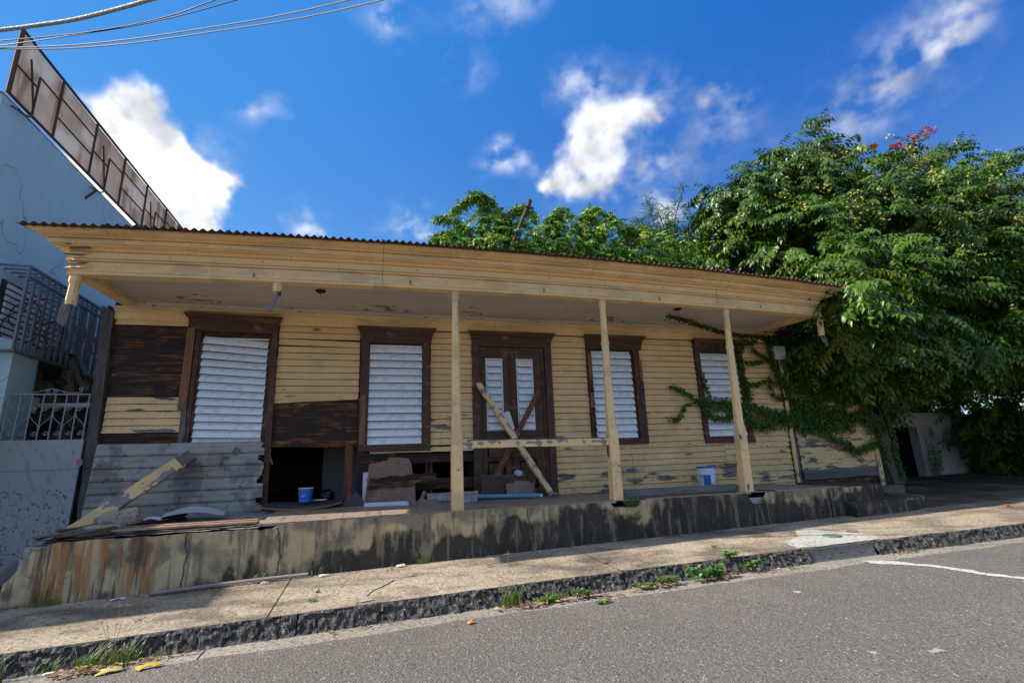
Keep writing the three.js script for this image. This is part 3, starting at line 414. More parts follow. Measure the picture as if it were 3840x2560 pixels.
  // annex at the right with wider, looser boards
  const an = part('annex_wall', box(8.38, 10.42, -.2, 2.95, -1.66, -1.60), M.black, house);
  for (let k = 0; k < 14; k++) { const y = .12 + k * .188; const m = part('siding_board', wallUV((() => { const g = board([8.42, y - .004 * k, -1.53], [10.42, y + .012 - .004 * k, -1.525], .182, .018, [0, .06, 1], { seg: 8, rough: .011, endL: .03, seed: 90 + k }); return g; })()), k === 0 ? M.grey : M.wall, an); }
  part('batten', board([10.44, -.18, -1.49], [10.50, 2.2, -1.49], .10, .03, [0, 0, 1], { seg: 10, rough: .005, seed: 99 }), M.paintWorn, an);
  part('foundation', box(8.4, 10.4, -.35, .02, -1.64, -1.56), M.conc, an);
  // hidden sides, back, floor and partition so that the rooms are dark
  part('side_wall', box(-3.68, -3.6, -.6, 3.6, -7.2, -1.64), M.grey, house); part('side_wall', box(10.42, 10.5, -.6, 3.3, -7.2, -1.66), M.grey, house); part('back_wall', box(-3.6, 10.42, -.6, 3.6, -7.25, -7.15), M.grey, house);
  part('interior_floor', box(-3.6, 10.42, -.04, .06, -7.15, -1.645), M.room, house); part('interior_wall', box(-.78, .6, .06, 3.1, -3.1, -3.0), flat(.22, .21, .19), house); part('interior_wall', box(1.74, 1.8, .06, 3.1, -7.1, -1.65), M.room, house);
}
{ // cornice: a mitred sweep round the left, front and right of the porch
  const pf = [[-.08, 3.08], [-.08, 2.985], [.08, 2.985], [.08, 3.015], [.072, 3.02], [.08, 3.025], [.08, 3.145], [.062, 3.15], [.062, 3.158], [.10, 3.162], [.105, 3.172], [.10, 3.182], [.07, 3.186], [.07, 3.194], [.088, 3.198], [.088, 3.275], [.072, 3.279], [.072, 3.287], [.10, 3.29], [.118, 3.303], [.122, 3.316], [.20, 3.318], [.20, 3.332], [.235, 3.334], [.235, 3.388], [.215, 3.392], [.215, 3.398], [.25, 3.402], [.256, 3.410], [.27, 3.415], [.30, 3.417], [.335, 3.427], [.362, 3.443], [.385, 3.452], [.385, 3.468], [.30, 3.475]];
  const L = -3.42, R = 7.75, off = (X, y) => bow(X) * (1 + clamp((y - 3) / .45) * .6);
  const front = (x0, x1, n, jx = 0) => { const pos = [], uv = [], at = (f, q) => { let X = lerp(x0, x1, f); if (x0 === L && f === 0) X = L - q[0]; if (x1 === R && f === 1) X = R + q[0]; return [X, q[1] + off(X, q[1]) + .0035 * (N2(X * 2.3, q[1] * 30) - .5), q[0] + jx + .004 * (N2(X * 1.4, 8) - .5)]; }; let l = 0; for (let k = 0; k < pf.length - 1; k++) { const a = pf[k], b = pf[k + 1], d = Math.hypot(b[0] - a[0], b[1] - a[1]); for (let i = 0; i < n; i++) { const A = at(i / n, a), B = at((i + 1) / n, a), C = at((i + 1) / n, b), D = at(i / n, b); for (const [p, t] of [[A, 0], [B, 0], [C, 1], [A, 0], [C, 1], [D, 1]]) { pos.push(...p); uv.push(p[0] / 2, (l + t * d) / 2 + .1); } } l += d; } return geoOf(pos, uv); };
  const sec = [L, .12, 3.28, 5.62, R];
  const cor = part('cornice', front(sec[0], sec[1] - .002, 24), M.paint, house);
  for (let i = 1; i < 4; i++) part('cornice_length', front(sec[i] + .002, sec[i + 1] - (i < 3 ? .002 : 0), 20, i % 2 ? .002 : -.001), M.paint, cor);
  for (const s of [0, 1]) { const c = s ? R : L, pos = [], uv = [], at = (f, q) => { const z = lerp(q[0], -1.46, f); return [s ? c + q[0] : c - q[0], q[1] + off(c, q[1]) * (1 - f) + (q[1] < 3.1 ? .04 * f : 0), z]; }; for (let k = 0; k < pf.length - 1; k++) for (let i = 0; i < 6; i++) { const A = at(i / 6, pf[k]), B = at((i + 1) / 6, pf[k]), C = at((i + 1) / 6, pf[k + 1]), D = at(i / 6, pf[k + 1]); for (const p of [A, B, C, A, C, D]) { pos.push(...p); uv.push(p[2] / 2, p[1] / 2); } } part('cornice_return', geoOf(pos, uv), M.paint, cor); }
  // torn wood where the left corner has rotted
  for (let k = 0; k < 7; k++) part('splinter', board([L - .10 + rr(-.02, .05), 3.02 + k * .045, .1 + rr(-.03, .08)], [L + rr(.05, .22), 3.02 + k * .045 + rr(-.01, .02), .13 + rr(-.02, .06)], rr(.012, .03), .012, [0, .5, 1], { seg: 3, endL: .06, endR: .04, seed: 120 + k, s: .6 }), k % 2 ? M.grey : M.paintWorn, cor);
  part('splinter', board([L - .26, 3.32, .16], [L - .02, 3.27, .2], .05, .012, [0, 1, .2], { seg: 4, endL: .1, seed: 131, s: .6 }), M.grey, cor);
  // soffit boards
  const sf = part('soffit', box(-3.5, 7.8, 3.13, 3.15, -1.5, 0), M.grey, house);
  for (let k = 0; k < 10; k++) { const z1 = -.075 - k * .128, z0 = z1 - .1265; part('soffit_board', sheet(-3.4, 7.74, z0, z1, 24, 1, (X, z) => 3.078 + bow(X) * clamp(1 + z / 1.4) * .8 + .0012 * ((k * 5) % 3), 4), M.soffit, sf); }
  for (const [x, z] of [[-.73, -.45], [5.15, -.38]]) { const g = new THREE.CylinderGeometry(.075, .06, .02, 24).toNonIndexed(); g.translate(x, 3.068 + bow(x) * .5, z); const c = bar([x, 3.06, z], [x + .005, 2.99, z], .004, 5); part('ceiling_rose', [g, c], M.black, sf); }
  // roof: overlapping corrugated sheets
  const rf = part('roof', box(-3.7, 7.9, 3.40, 3.47, -7.2, -.1), M.grey, house); const tan = Math.tan(8 * Math.PI / 180);
  for (let s = 0; s < 15; s++) {
    const x0 = -3.86 + s * .79, nw = 9, pos = [], uv = [], ez = .50 + .03 * (((s * 37) % 11) / 11 - .5), dy = (s % 2) * .006 + .004 * (((s * 13) % 7) / 7), rough = []; for (let i = 0; i <= nw * 8; i++) rough.push(.012 * (N2(s * 40 + i * .5, 3) - .5));
    const at = (i, k) => { const X = x0 + i / 8 * .0925, c = clamp(X, -3.9, 8), z = k === 0 ? ez + rough[i] : lerp(ez, -3.6, k / 5), y = 3.452 + off(c, 3.45) + (.5 - z) * tan + dy + .017 * Math.cos(i / 8 * 2 * Math.PI) + (k === 0 ? .006 * (N2(i * .7 + s * 50, 9) - .6) : 0); return [X, y, z]; };
    for (let i = 0; i < nw * 8; i++) for (let k = 0; k < 5; k++) { const A = at(i, k), B = at(i + 1, k), C = at(i + 1, k + 1), D = at(i, k + 1); for (const p of [A, B, C, A, C, D]) { pos.push(...p); uv.push(p[0], p[2]); } }
    part('corrugated_sheet', geoOf(pos, uv), M.rust, rf);
  }
  part('back_slope', sheet(-3.9, 7.9, -7.5, -3.6, 1, 1, (X, z) => z < -5 ? 3.5 : 4.04, 1), M.rust, rf); part('annex_roof', sheet(7.8, 10.7, -7.3, -1.3, 30, 2, (X, z) => 3.0 - .06 * z + .015 * Math.cos(X * 60), 1), M.rust, rf);
}
{ // porch posts
  const ring = (cx, cz, y, h, c) => { const k = h * (1 - c); return [[k, h], [h, k], [h, -k], [k, -h], [-k, -h], [-h, -k], [-h, k], [-k, h]].map(([a, b]) => [cx + a, y, cz + b]); };
  const post = (xt, xb, rings, z = 0) => { const pos = [], uv = [], T = 3.03; const rs = rings.map(([y, h, c]) => ring(lerp(xb, xt, y / T), z, y, h, c)); for (let i = 0; i < rs.length - 1; i++) for (let k = 0; k < 8; k++) { const a = rs[i][k], b = rs[i][(k + 1) % 8], c = rs[i + 1][(k + 1) % 8], d = rs[i + 1][k]; const q = [[a, k], [b, k + 1], [c, k + 1], [a, k], [c, k + 1], [d, k]]; for (const [p, u] of q) { pos.push(...p); uv.push(u * .06 + xb * .37, p[1] / 2 + xb * .21); } } for (const [r, s] of [[rs[0], -1], [rs[rs.length - 1], 1]]) for (let k = 1; k < 7; k++) { pos.push(...r[0], ...r[k], ...r[k + 1]); uv.push(0, 0, .03, 0, .03, .03); } return geoOf(pos, uv); };
  const full = t => [[.0, .078, .12], [.10, .076, .12], [.90, .072, .14], [.94, .074, .16], [1.02, .064, .45], [2.28, .052, .55], [2.31, .060, .55], [2.34, .060, .55], [2.37, .050, .55], [2.90, .042, .55], [2.92, .052, .5], [2.95, .054, .5], [2.965, .048, .5], [t, .05, .5]];
  for (const [xt, xb, t] of [[1.148, 1.147, 3.03], [3.503, 3.462, 3.03], [5.831, 5.722, 3.01]]) { const p = part('porch_post', post(xt, xb, full(t)), M.paint, house); if (xb > 5) { part('exposed_wood', board([xb - .04, .02, .078], [xb - .02, .13, .077], .035, .012, [0, 0, 1], { seed: 5, endL: .02, endR: .03, s: .4 }), M.grey, p); part('exposed_wood', board([xb + .075, .16, .03], [xb + .073, .26, .03], .05, .012, [1, 0, .2], { seed: 6, endL: .02, endR: .03, s: .4 }), M.grey, p); part('exposed_wood', board([xb - .06 + .03, .80, .074], [xb - .03, .88, .074], .03, .012, [0, 0, 1], { seed: 7, endL: .02, endR: .02, s: .4 }), M.grey, p); } }
  const s1 = part('porch_post', post(-3.43, -3.50, [[2.58, .052, .5], [2.84, .046, .5], [2.86, .058, .5], [2.90, .060, .5], [2.97, .05, .5]]), M.paint, house); tag(s1, 'broken stub of porch post hanging from the cornice');
  for (const [x, y, l, w] of [[-3.475, 2.63, .30, .05], [-3.425, 2.63, .34, .055], [-3.45, 2.63, .2, .04]]) part('splinter', board([x, y, .02], [x - .035, y - l, .03], w, .04, [0, 0, 1], { seg: 5, rough: .006, endL: .0, endR: .07, seed: Math.round(-x * 100) }), M.grey, s1);
  const s2 = part('porch_post', post(-1.22, -1.22, [[2.88, .046, .5], [2.925, .055, .5], [2.96, .058, .5], [3.04, .058, .5]]), M.paint, house); tag(s2, 'broken stub of porch post with bare pipe sticking out'); part('pipe_end', tube([[-1.2, 2.93, 0], [-1.225, 2.82, .0], [-1.30, 2.60, .02]], .021, 8, 8), M.steel, s2); part('splinter', board([-1.19, 2.92, .02], [-1.175, 2.78, .02], .03, .012, [0, 0, 1], { endR: .06, seed: 9, s: .4 }), M.dark, s2);
  const s6 = part('porch_post', post(7.86, 7.70, [[2.60, .045, .5], [2.86, .048, .5], [2.88, .058, .5], [2.96, .05, .5]]), M.paint, house); tag(s6, 'broken stub of porch post at the leafy end'); for (const x of [7.81, 7.85, 7.88]) part('splinter', board([x, 2.62, .0], [x + .05, 2.44 - rr(0, .06), .01], .035, .02, [0, 0, 1], { endR: .05, seed: Math.round(x * 100) }), M.grey, s6);
  part('porch_rail', board([1.22, .84, 0], [3.41, .825, 0], .098, .07, [0, 0, 1], { seg: 12, rough: .003, seed: 15, endR: .015 }), M.paintWorn, house); part('rail_cap', board([1.3, .896, -.005], [3.35, .884, -.005], .06, .012, [0, 1, 0], { seg: 12, rough: .003, seed: 16 }), M.grey, house); part('rail_stub', board([3.40, .78, .0], [3.40, .60, .0], .03, .05, [0, 0, 1], { endR: .03, seed: 17, s: .5 }), M.grey, house);
  // small paper label on the second standing post
  part('paper_label', box(3.515, 3.54, 1.28, 1.33, .063, .066), flat(.7, .7, .72), house);
}
{ // windows and door
  const headProf = [[-1.52, -.02], [-1.475, -.02], [-1.475, .035], [-1.462, .045], [-1.462, .10], [-1.445, .11], [-1.445, .145], [-1.43, .16], [-1.40, .185], [-1.375, .215], [-1.37, .235], [-1.52, .245]];
  const head = (x0, x1, y, tilt = 0) => { const pos = [], uv = [], xm = (x0 + x1) / 2, at = (s, q) => { const flare = Math.max(0, q[0] + 1.475) * .75; return [s ? x1 + flare - .07 : x0 - flare + .07, y + q[1] + (s ? -tilt : tilt), q[0]]; }; for (let k = 0; k < headProf.length - 1; k++) { const a = headProf[k], b = headProf[k + 1], A = at(0, a), B = at(1, a), C = at(1, b), D = at(0, b); for (const p of [A, B, C, A, C, D]) { pos.push(...p); uv.push(p[0] / 2, (p[1] + p[2]) / 2); } } for (const s of [0, 1]) { const c = [s ? x1 - .07 : x0 + .07, y + .12 + (s ? -tilt : tilt), -1.52]; for (let k = 0; k < headProf.length - 1; k++) { const a = at(s, headProf[k]), b = at(s, headProf[k + 1]); pos.push(...c, ...a, ...b); uv.push(0, 0, a[1], a[2], b[1], b[2]); } } return geoOf(pos, uv); };
  // one jalousie slat, curved across, shared by all windows of a width
  const slatGeo = (w, h) => { const pos = [], uv = [], N = 5, P = (x, k) => { const f = k / N, y = lerp(h / 2, -h / 2, f), z = .012 * Math.sin(f * Math.PI) + (f - .5) * .055; pos.push(x, y, z); uv.push(x * .97, .02 + f * .22); }; for (let k = 0; k < N; k++) { P(-w / 2, k); P(-w / 2, k + 1); P(w / 2, k + 1); P(-w / 2, k); P(w / 2, k + 1); P(w / 2, k); } return geoOf(pos, uv); };
  const slatMats = [0, 1, 2, 3].map(k => { const m = M.louvre.clone(); m.map = TX.louvre.map.clone(); m.map.offset.set(k * .27, 0); m.map.needsUpdate = true; return m; });
  const slats = (parent, x0, x1, y0, y1, n, z, rot = () => 0, open = .25) => { const h = (y1 - y0) / n * .985, w = x1 - x0, g = slatGeo(w, h), b = parent.wBase; for (let k = 0; k < n; k++) { const m = new THREE.Mesh(g, slatMats[(k * 3 + n) % 4]); m.name = 'louvre_slat'; m.castShadow = m.receiveShadow = true; const f = (k + .5) / n, r = rot(f); m.position.set((x0 + x1) / 2 - b[0] + (r.dx || 0) + rr(-.003, .003), y1 - (y1 - y0) * f - b[1], z - b[2] + rr(-.002, .002)); m.rotation.set(rr(-.035, .035), 0, (r.a || 0) + rr(-.0035, .0035)); parent.add(m); } };
  const win = (o) => {
    const w = part('window', head(o.h[0], o.h[1], o.hy, o.tilt || 0), M.brown, house); if (o.label) tag(w, o.label);
    for (const c of o.cas) part('casing', board(c[0], c[1], c[2], c[5] || .035, [0, 0, 1], { seg: 6, rough: c[4] || .002, seed: Math.round(c[0][0] * 50 + 300) , endL: c[6] || 0, endR: c[6] || 0 }), c[3], w);
    if (o.sill) part('sill', board(...o.sill, .045, [0, .2, 1], { seg: 5, rough: .002, seed: 3 }), M.brown, w);
    const [x0, x1, y0, y1] = o.l; part('frame', [box(x0 - .05, x0 + .004, y0, y1 + .03, -1.55, -1.515), box(x1 - .004, x1 + .05, y0, y1 + .03, -1.55, -1.515)], M.brown, w);
    part('head_rail', box(x0, x1, y1 - .006, y1 + .018, -1.56, -1.525), M.pvc, w); slats(w, x0 + .004, x1 - .004, y0, y1, o.n, -1.503, o.rot); return w;
  };
  win({ h: [-2.72, -1.36], hy: 2.72, tilt: .012, l: [-2.46, -1.55, .98, 2.60], n: 14, rot: f => ({ a: -.075 + .05 * f, dx: .0 }), label: 'tilted louvred window behind the metal sheet', cas: [[[-2.625, 1.51, -1.475], [-2.625, 2.75, -1.475], .11, M.orange], [[-2.60, .6, -1.49], [-2.60, 1.51, -1.49], .08, M.grey, .01], [[-2.53, .6, -1.50], [-2.53, 2.70, -1.50], .06, M.brown, .003], [[-1.43, .0, -1.478], [-1.465, 2.70, -1.478], .085, M.brown, .004]] });
  win({ h: [-.237, 1.05], hy: 2.62, l: [-.025, .83, .94, 2.555], n: 13, sill: [[-.155, .885, -1.475], [.965, .88, -1.475], .10], cas: [[[-.095, .93, -1.478], [-.095, 2.62, -1.478], .135, M.brown, .004], [[-.10, .94, -1.472], [-.10, 1.72, -1.472], .08, M.orange, .008], [[.90, .93, -1.478], [.90, 2.62, -1.478], .13, M.brown]] });
  win({ h: [3.79, 5.085], hy: 2.62, l: [3.95, 4.775, .945, 2.545], n: 13, sill: [[3.84, .885, -1.475], [4.97, .88, -1.475], .10], cas: [[[3.885, .95, -1.478], [3.90, 2.62, -1.478], .09, M.dark, .006], [[3.905, 2.0, -1.470], [3.905, 2.50, -1.470], .075, M.orange, .003], [[3.895, 1.5, -1.472], [3.9, 1.76, -1.472], .07, M.orange, .003], [[4.87, .93, -1.485], [4.88, 2.62, -1.485], .10, M.brown], [[4.945, .9, -1.474], [4.955, 2.0, -1.474], .06, M.brown, .007], [[4.955, 2.0, -1.472], [4.955, 2.4, -1.472], .055, M.orange, .004]] });
  win({ h: [6.155, 7.485], hy: 2.62, l: [6.315, 7.2, .93, 2.56], n: 13, sill: [[6.2, .865, -1.475], [7.34, .855, -1.475], .12], cas: [[[6.245, .92, -1.478], [6.265, 2.62, -1.478], .11, M.brown, .003], [[7.27, .92, -1.478], [7.28, 2.62, -1.478], .11, M.brown, .004]] });
  const d = part('door', head(1.618, 3.219, 2.61), M.brown, house); tag(d, 'dark panelled double door with louvred lights');
  part('casing', board([1.745, .04, -1.478], [1.75, 2.62, -1.478], .13, .035, [0, 0, 1], { seed: 31, rough: .002 }), M.brown, d); part('casing', board([3.07, .0, -1.478], [3.085, 2.62, -1.478], .13, .035, [0, 0, 1], { seed: 32, rough: .003 }), M.brown, d);
  part('jamb', [box(1.81, 1.85, .03, 2.58, -1.56, -1.50, 1, true), box(2.96, 3.01, .02, 2.58, -1.56, -1.50, 1, true), box(1.85, 2.96, 2.53, 2.58, -1.56, -1.50)], M.brown, d);
  for (const [x0, x1, g0, g1] of [[1.853, 2.362, 1.93, 2.235], [2.368, 2.957, 2.49, 2.80]]) {
    const stile = (a, b, c, e, z = -1.52) => box(a, b, c, e, -1.56, z, 1, b - a < e - c);
    part('door_leaf', [stile(x0, g0 - .004, .03, 2.525), stile(g1 + .004, x1, .03, 2.525), stile(g0 - .004, g1 + .004, 2.385, 2.525), stile(g0 - .004, g1 + .004, .98, 1.115), stile(g0 - .004, g1 + .004, .62, .72), stile(g0 - .004, g1 + .004, .03, .16)], M.brown, d);
    part('door_panel', [box(g0 - .004, g1 + .004, .16, .62, -1.56, -1.545, 1, true), box(g0 + .03, g1 - .03, .2, .58, -1.545, -1.53, 1, true), box(g0 - .004, g1 + .004, .72, .98, -1.56, -1.545, 1, true), box(g0 + .03, g1 - .03, .76, .94, -1.545, -1.53, 1, true)], M.brown, d);
    part('glazing_frame', [box(g0, g0 + .022, 1.12, 2.38, -1.535, -1.512), box(g1 - .022, g1, 1.12, 2.38, -1.535, -1.512), box(g0 + .022, g1 - .022, 2.36, 2.38, -1.535, -1.512), box(g0 + .022, g1 - .022, 1.12, 1.135, -1.535, -1.512)], M.pvc, d);
    slats(d, g0 + .022, g1 - .022, 1.135, 2.36, 10, -1.515);
  }
  // electric meter and conduits
  const mb = part('meter_box', [(() => { const g = box(8.07, 8.36, 2.46, 2.74, -1.48, -1.36); return g; })(), (() => { const g = new THREE.CylinderGeometry(.085, .09, .05, 24).toNonIndexed(); g.rotateX(Math.PI / 2); g.translate(8.215, 2.60, -1.335); return g; })()], flat(.52, .53, .54, { roughness: .5 }), house);
  for (const x of [8.02, 8.12]) part('conduit', tube([[x, 3.06, -1.2], [x, 3.05, -1.38], [x, 2.98, -1.44], [x, 2.7, -1.44], [x - .01, 2.35, -1.44]], .02, 20, 7), M.paintWorn, mb);
}
// ---------------------------------------------------------------- things left on the porch
{ // ribbed metal sheet closing the left bay
  const pos = [], uv = [], rows = []; const Lx = -3.56, Rx = -1.475, y0 = .035, y1 = 1.035, K = 132, N = 26;
  const at = (i, k) => { const f = k / K, y = lerp(y0, y1, f), ph = f * 6.02 % 1, rib = ph < .16 ? .030 * Math.sin(ph / .16 * Math.PI) : ph > .55 && ph < .65 ? .004 * Math.sin((ph - .55) / .1 * Math.PI) : 0; let X = lerp(Lx - .03 * (1 - f), Rx + .04 * (1 - f), i / N); if (i === N) X -= [.0, .10, .0, .0, .16, .02, 0, .12, .0, .05][Math.floor(f * 9.99)] * (N2(k * .9, 4) > .35 ? 1 : .3); return [X, y + .006 * (N2(X * 2, 8) - .5) + .012 * (X + 2.5) * -f * .4, -1.40 + .055 * (1 - f) + rib + .008 * (F2(X * 2.5, y * 3, 3) - .5)]; };
  for (let i = 0; i < N; i++) for (let k = 0; k < K; k++) { const A = at(i, k), B = at(i + 1, k), C = at(i + 1, k + 1), D = at(i, k + 1); for (const p of [A, B, C, A, C, D]) { pos.push(...p); uv.push(p[0] / 2.2, p[1] / 1.1); } }
  single('metal_sheet', geoOf(pos, uv), M.zinc, 'ribbed grey metal sheet with rust stains closing the left end of the porch wall', 'metal sheet', [-2.5, .04, -1.36]);
}
{ // fallen post leaning out over the broken porch end
  const g = board([-2.42, .80, -1.20], [-3.24, -.032, -.356], .15, .11, [.35, .35, .9], { seg: 10, rough: .006, endL: .10, endR: .04, seed: 61, s: 2 });
  const t = thing('fallen_post', 'fallen porch post with flaking ochre paint lying slanted against the metal sheet', 'post', [-3.1, .1, -.5]); part('shaft', g, M.paintWorn, t); part('weathered_foot', board([-3.20, .009, -.397], [-3.80, -.60, .22], .14, .105, [.35, .35, .9], { seg: 8, rough: .008, endL: .03, endR: .05, seed: 63, s: 2 }), M.grey, t);
  part('rotten_end', board([-2.36, .86, -1.26], [-2.55, .665, -1.07], .15, .115, [.35, .35, .9], { seg: 5, rough: .012, endL: .09, endR: .06, seed: 62, s: 2 }), M.grey, t);
}
{ // broken boards on the left end of the porch
  const B = [[[-3.36, -.01, .06], [-2.72, .075, -.06], .14, M.grey, 1], [[-3.30, .03, -.14], [-2.70, .10, -.25], .16, M.orange, 2], [[-3.2, -.02, .085], [-2.62, .035, .05], .09, M.brown, 3], [[-3.34, .03, -.42], [-2.75, .09, -.55], .15, M.grey, 4], [[-3.1, .02, -.7], [-2.2, .06, -.85], .18, M.dark, 5]];
  const names = ['grey splintered board at the outer corner of the broken porch end', 'brown plank just behind the outermost splintered board on the porch', 'thin brown strip lying on the very edge of the broken porch end', 'grey board lying under the fallen post on the porch', 'dark board lying along the foot of the metal sheet'];
  B.forEach(([a, b, w, m, s], i) => single('broken_board', board(a, b, w, .02, [0, 1, .1], { seg: 6, rough: .01, endL: .1, endR: .08, seed: 200 + s, twist: .1 }), m, names[i], 'board', [(a[0] + b[0]) / 2, .01, (a[2] + b[2]) / 2], 'broken boards on the left end of the porch'));
  // long pale planks that catch the sun at the porch edge
  single('floor_plank', board([-2.75, .02, -.02], [-1.22, .012, -.02], .15, .022, [0, 1, 0], { seg: 10, rough: .006, endL: .07, endR: .02, seed: 210 }), mat(TX.ply, { color: new THREE.Color(1.5, 1.5, 1.4) }), 'long pale floor plank along the sunlit edge of the porch', 'plank', [-2, .02, -.02]);
  single('floor_plank', board([-2.6, .025, -.2], [-1.25, .02, -.2], .16, .022, [0, 1, 0], { seg: 10, rough: .006, endL: .07, endR: .02, seed: 211 }), mat(TX.ply, { color: new THREE.Color(1.3, 1.25, 1.2) }), 'long tan floor plank behind the pale edge plank of the porch', 'plank', [-2, .025, -.2]);
  // lump of concrete on a flat fragment
  const lump = (sx, sy, sz, seed, det = 3) => { const g = new THREE.BoxGeometry(1, 1, 1, det * 3, det * 2, det * 2).toNonIndexed(), p = g.attributes.position; for (let i = 0; i < p.count; i++) { const x = p.getX(i), y = p.getY(i), z = p.getZ(i), n = F3(x * 3 + seed, y * 3, z * 3, 3) - .5, r = 1 + .38 * n - .28 * Math.max(0, (x * x + y * y + z * z) - .42); p.setXYZ(i, x * r * sx, y * r * sy + x * .05 * sy, z * r * sz); } g.computeVertexNormals(); return uvw(g, .6); };
  const c = lump(.36, .19, .2, 3); c.rotateZ(.12); c.translate(-2.72, .125, -.28); single('concrete_lump', c, mat(TX.conc, { color: new THREE.Color(1.15, 1, .85), bs: .012 }), 'rough lump of old concrete near the broken end of the porch', 'concrete', [-2.72, .03, -.28]);
  const c2 = lump(.34, .05, .14, 9); c2.translate(-2.78, .055, -.06); single('concrete_fragment', c2, mat(TX.conc, { color: new THREE.Color(1.2, 1, .8) }), 'flat concrete fragment in front of the rough lump on the porch', 'concrete', [-2.78, .03, -.06]);
  // curled white plastic sheet
  const P = [], U = []; const at = (u, v) => { const X = lerp(-2.5, -1.80, u) + v * .06, z = -.95 + v * .36; return [X, .035 + floorY(X, z) + .085 * Math.sin(u * Math.PI * .95 + .15) * (1 - .35 * v), z]; }; for (let i = 0; i < 14; i++) for (let k = 0; k < 4; k++) { const a = at(i / 14, k / 4), b = at((i + 1) / 14, k / 4), c = at((i + 1) / 14, (k + 1) / 4), d = at(i / 14, (k + 1) / 4); for (const q of [a, b, c, a, c, d]) { P.push(...q); U.push(q[0], q[2]); } }
  single('plastic_sheet', geoOf(P, U), flat(.6, .6, .62, { roughness: .4 }), 'curled thin white plastic sheet arched on the porch below the metal sheet', 'plastic', [-2.15, .05, -.8]);
  single('plastic_scrap', board([-2.66, .07, -.72], [-2.42, .065, -.66], .06, .012, [0, 1, .3], { seg: 5, rough: .012, endL: .04, endR: .05, seed: 5, bow: .02 }), flat(.62, .64, .7), 'crumpled bluish white scrap beside the curled plastic sheet', 'scrap', [-2.54, .05, -.69]);
}
{ // the hole in the wall
  const P = [], U = [], at = (u, v, s) => { const X = lerp(-1.40, -.34, u), zf = -.98 - .05 * (2 * u - 1) ** 2 - .34 * Math.max(0, u - .72) ** 1 * 1.2, z = lerp(zf, -1.75, v), y = .075 + .05 * (2 * u - 1) ** 2 * (1 - .5 * v) + .05 * v + (s ? 0 : -.022); return [X + .03 * v, y, z]; };
  for (let i = 0; i < 14; i++) for (let k = 0; k < 5; k++) for (const s of [0, 1]) { const a = at(i / 14, k / 5, s), b = at((i + 1) / 14, k / 5, s), c = at((i + 1) / 14, (k + 1) / 5, s), d = at(i / 14, (k + 1) / 5, s); for (const q of [a, b, c, a, c, d]) { P.push(...q); U.push(q[0], q[2]); } }
  const t = thing('warped_board', 'warped dark board lying across the hole in the wall under the blue tub', 'board', [-.9, .05, -1.3]); part('top', geoOf(P, U), flat(.075, .082, .095, { roughness: .55 }), t);
  const Q = [], W = []; for (let i = 0; i < 14; i++) { const a = at(i / 14, 0, 0), b = at((i + 1) / 14, 0, 0), c = at((i + 1) / 14, 0, 1), d = at(i / 14, 0, 1); for (const q of [a, b, c, a, c, d]) { Q.push(q[0], q[1], q[2] + .002 + .01 * N2(q[0] * 40, q[1] * 60)); W.push(q[0], q[1]); } } part('frayed_edge', geoOf(Q, W), mat(TX.orange, { color: new THREE.Color(1.6, 1.7, 1.7) }), t);
  // round tub with a printed label
  const X = -.865, z = -1.36, y = .142, H = .19; const c = document.createElement('canvas'); c.width = 1024; c.height = 256; const x = c.getContext('2d'); x.fillStyle = '#1668b4'; x.fillRect(0, 0, 1024, 256); x.fillStyle = '#cfd6d8'; x.fillRect(300, 70, 60, 140); x.fillStyle = '#51606a'; for (let k = 0; k < 16; k++) x.fillRect(306, 78 + k * 8, 24 + (k * 13) % 24, 3); x.fillStyle = '#d23b33'; x.font = 'bold 26px sans-serif'; x.save(); x.translate(470, 50); x.rotate(-.12); for (let k = 0; k < 5; k++) x.fillRect(k * 15, -16, 11, 14 + (k % 2) * 3); x.restore(); x.fillStyle = '#173c5e'; x.fillRect(420, 20, 36, 34); x.fillStyle = '#e8e8d8'; x.font = 'bold 22px sans-serif'; x.fillText('17', 426, 44); x.font = 'italic bold 30px sans-serif'; x.fillStyle = '#d9e27a'; x.save(); x.translate(420, 160); x.rotate(-.10); x.fillText('CRACKER', 0, 0); x.restore(); x.fillStyle = '#4fa3dc'; x.fillRect(400, 210, 50, 26); x.fillRect(480, 205, 40, 24);
  const tex = new THREE.CanvasTexture(c); tex.colorSpace = THREE.SRGBColorSpace;
  const t2 = thing('blue_tub', 'small blue printed plastic tub with white rim in the hole of the wall', 'tub', [X, y, z]);
  const side = new THREE.CylinderGeometry(.102, .085, H, 40, 1, true).toNonIndexed(); side.rotateY(2.9); side.translate(X, y + H / 2, z); part('body', side, new THREE.MeshStandardMaterial({ map: tex, roughness: .45, side: THREE.DoubleSide }), t2);
  const bt = new THREE.CylinderGeometry(.085, .085, .004, 32).toNonIndexed(); bt.translate(X, y + .002, z); part('base', bt, M.foam, t2); const rim = new THREE.TorusGeometry(.104, .006, 8, 40).toNonIndexed(); rim.rotateX(Math.PI / 2); rim.translate(X, y + H, z); part('rim', rim, M.foam, t2); const inn = new THREE.CylinderGeometry(.098, .083, H - .006, 32, 1, true).toNonIndexed(); inn.translate(X, y + H / 2, z); part('lining', inn, M.foam, t2);
  const lid = new THREE.CylinderGeometry(.105, .105, .014, 32).toNonIndexed(); lid.translate(-.68, .15, -1.55); single('tub_lid', lid, M.foam, 'white round lid lying beside the blue tub', 'lid', [-.68, .143, -1.55]);
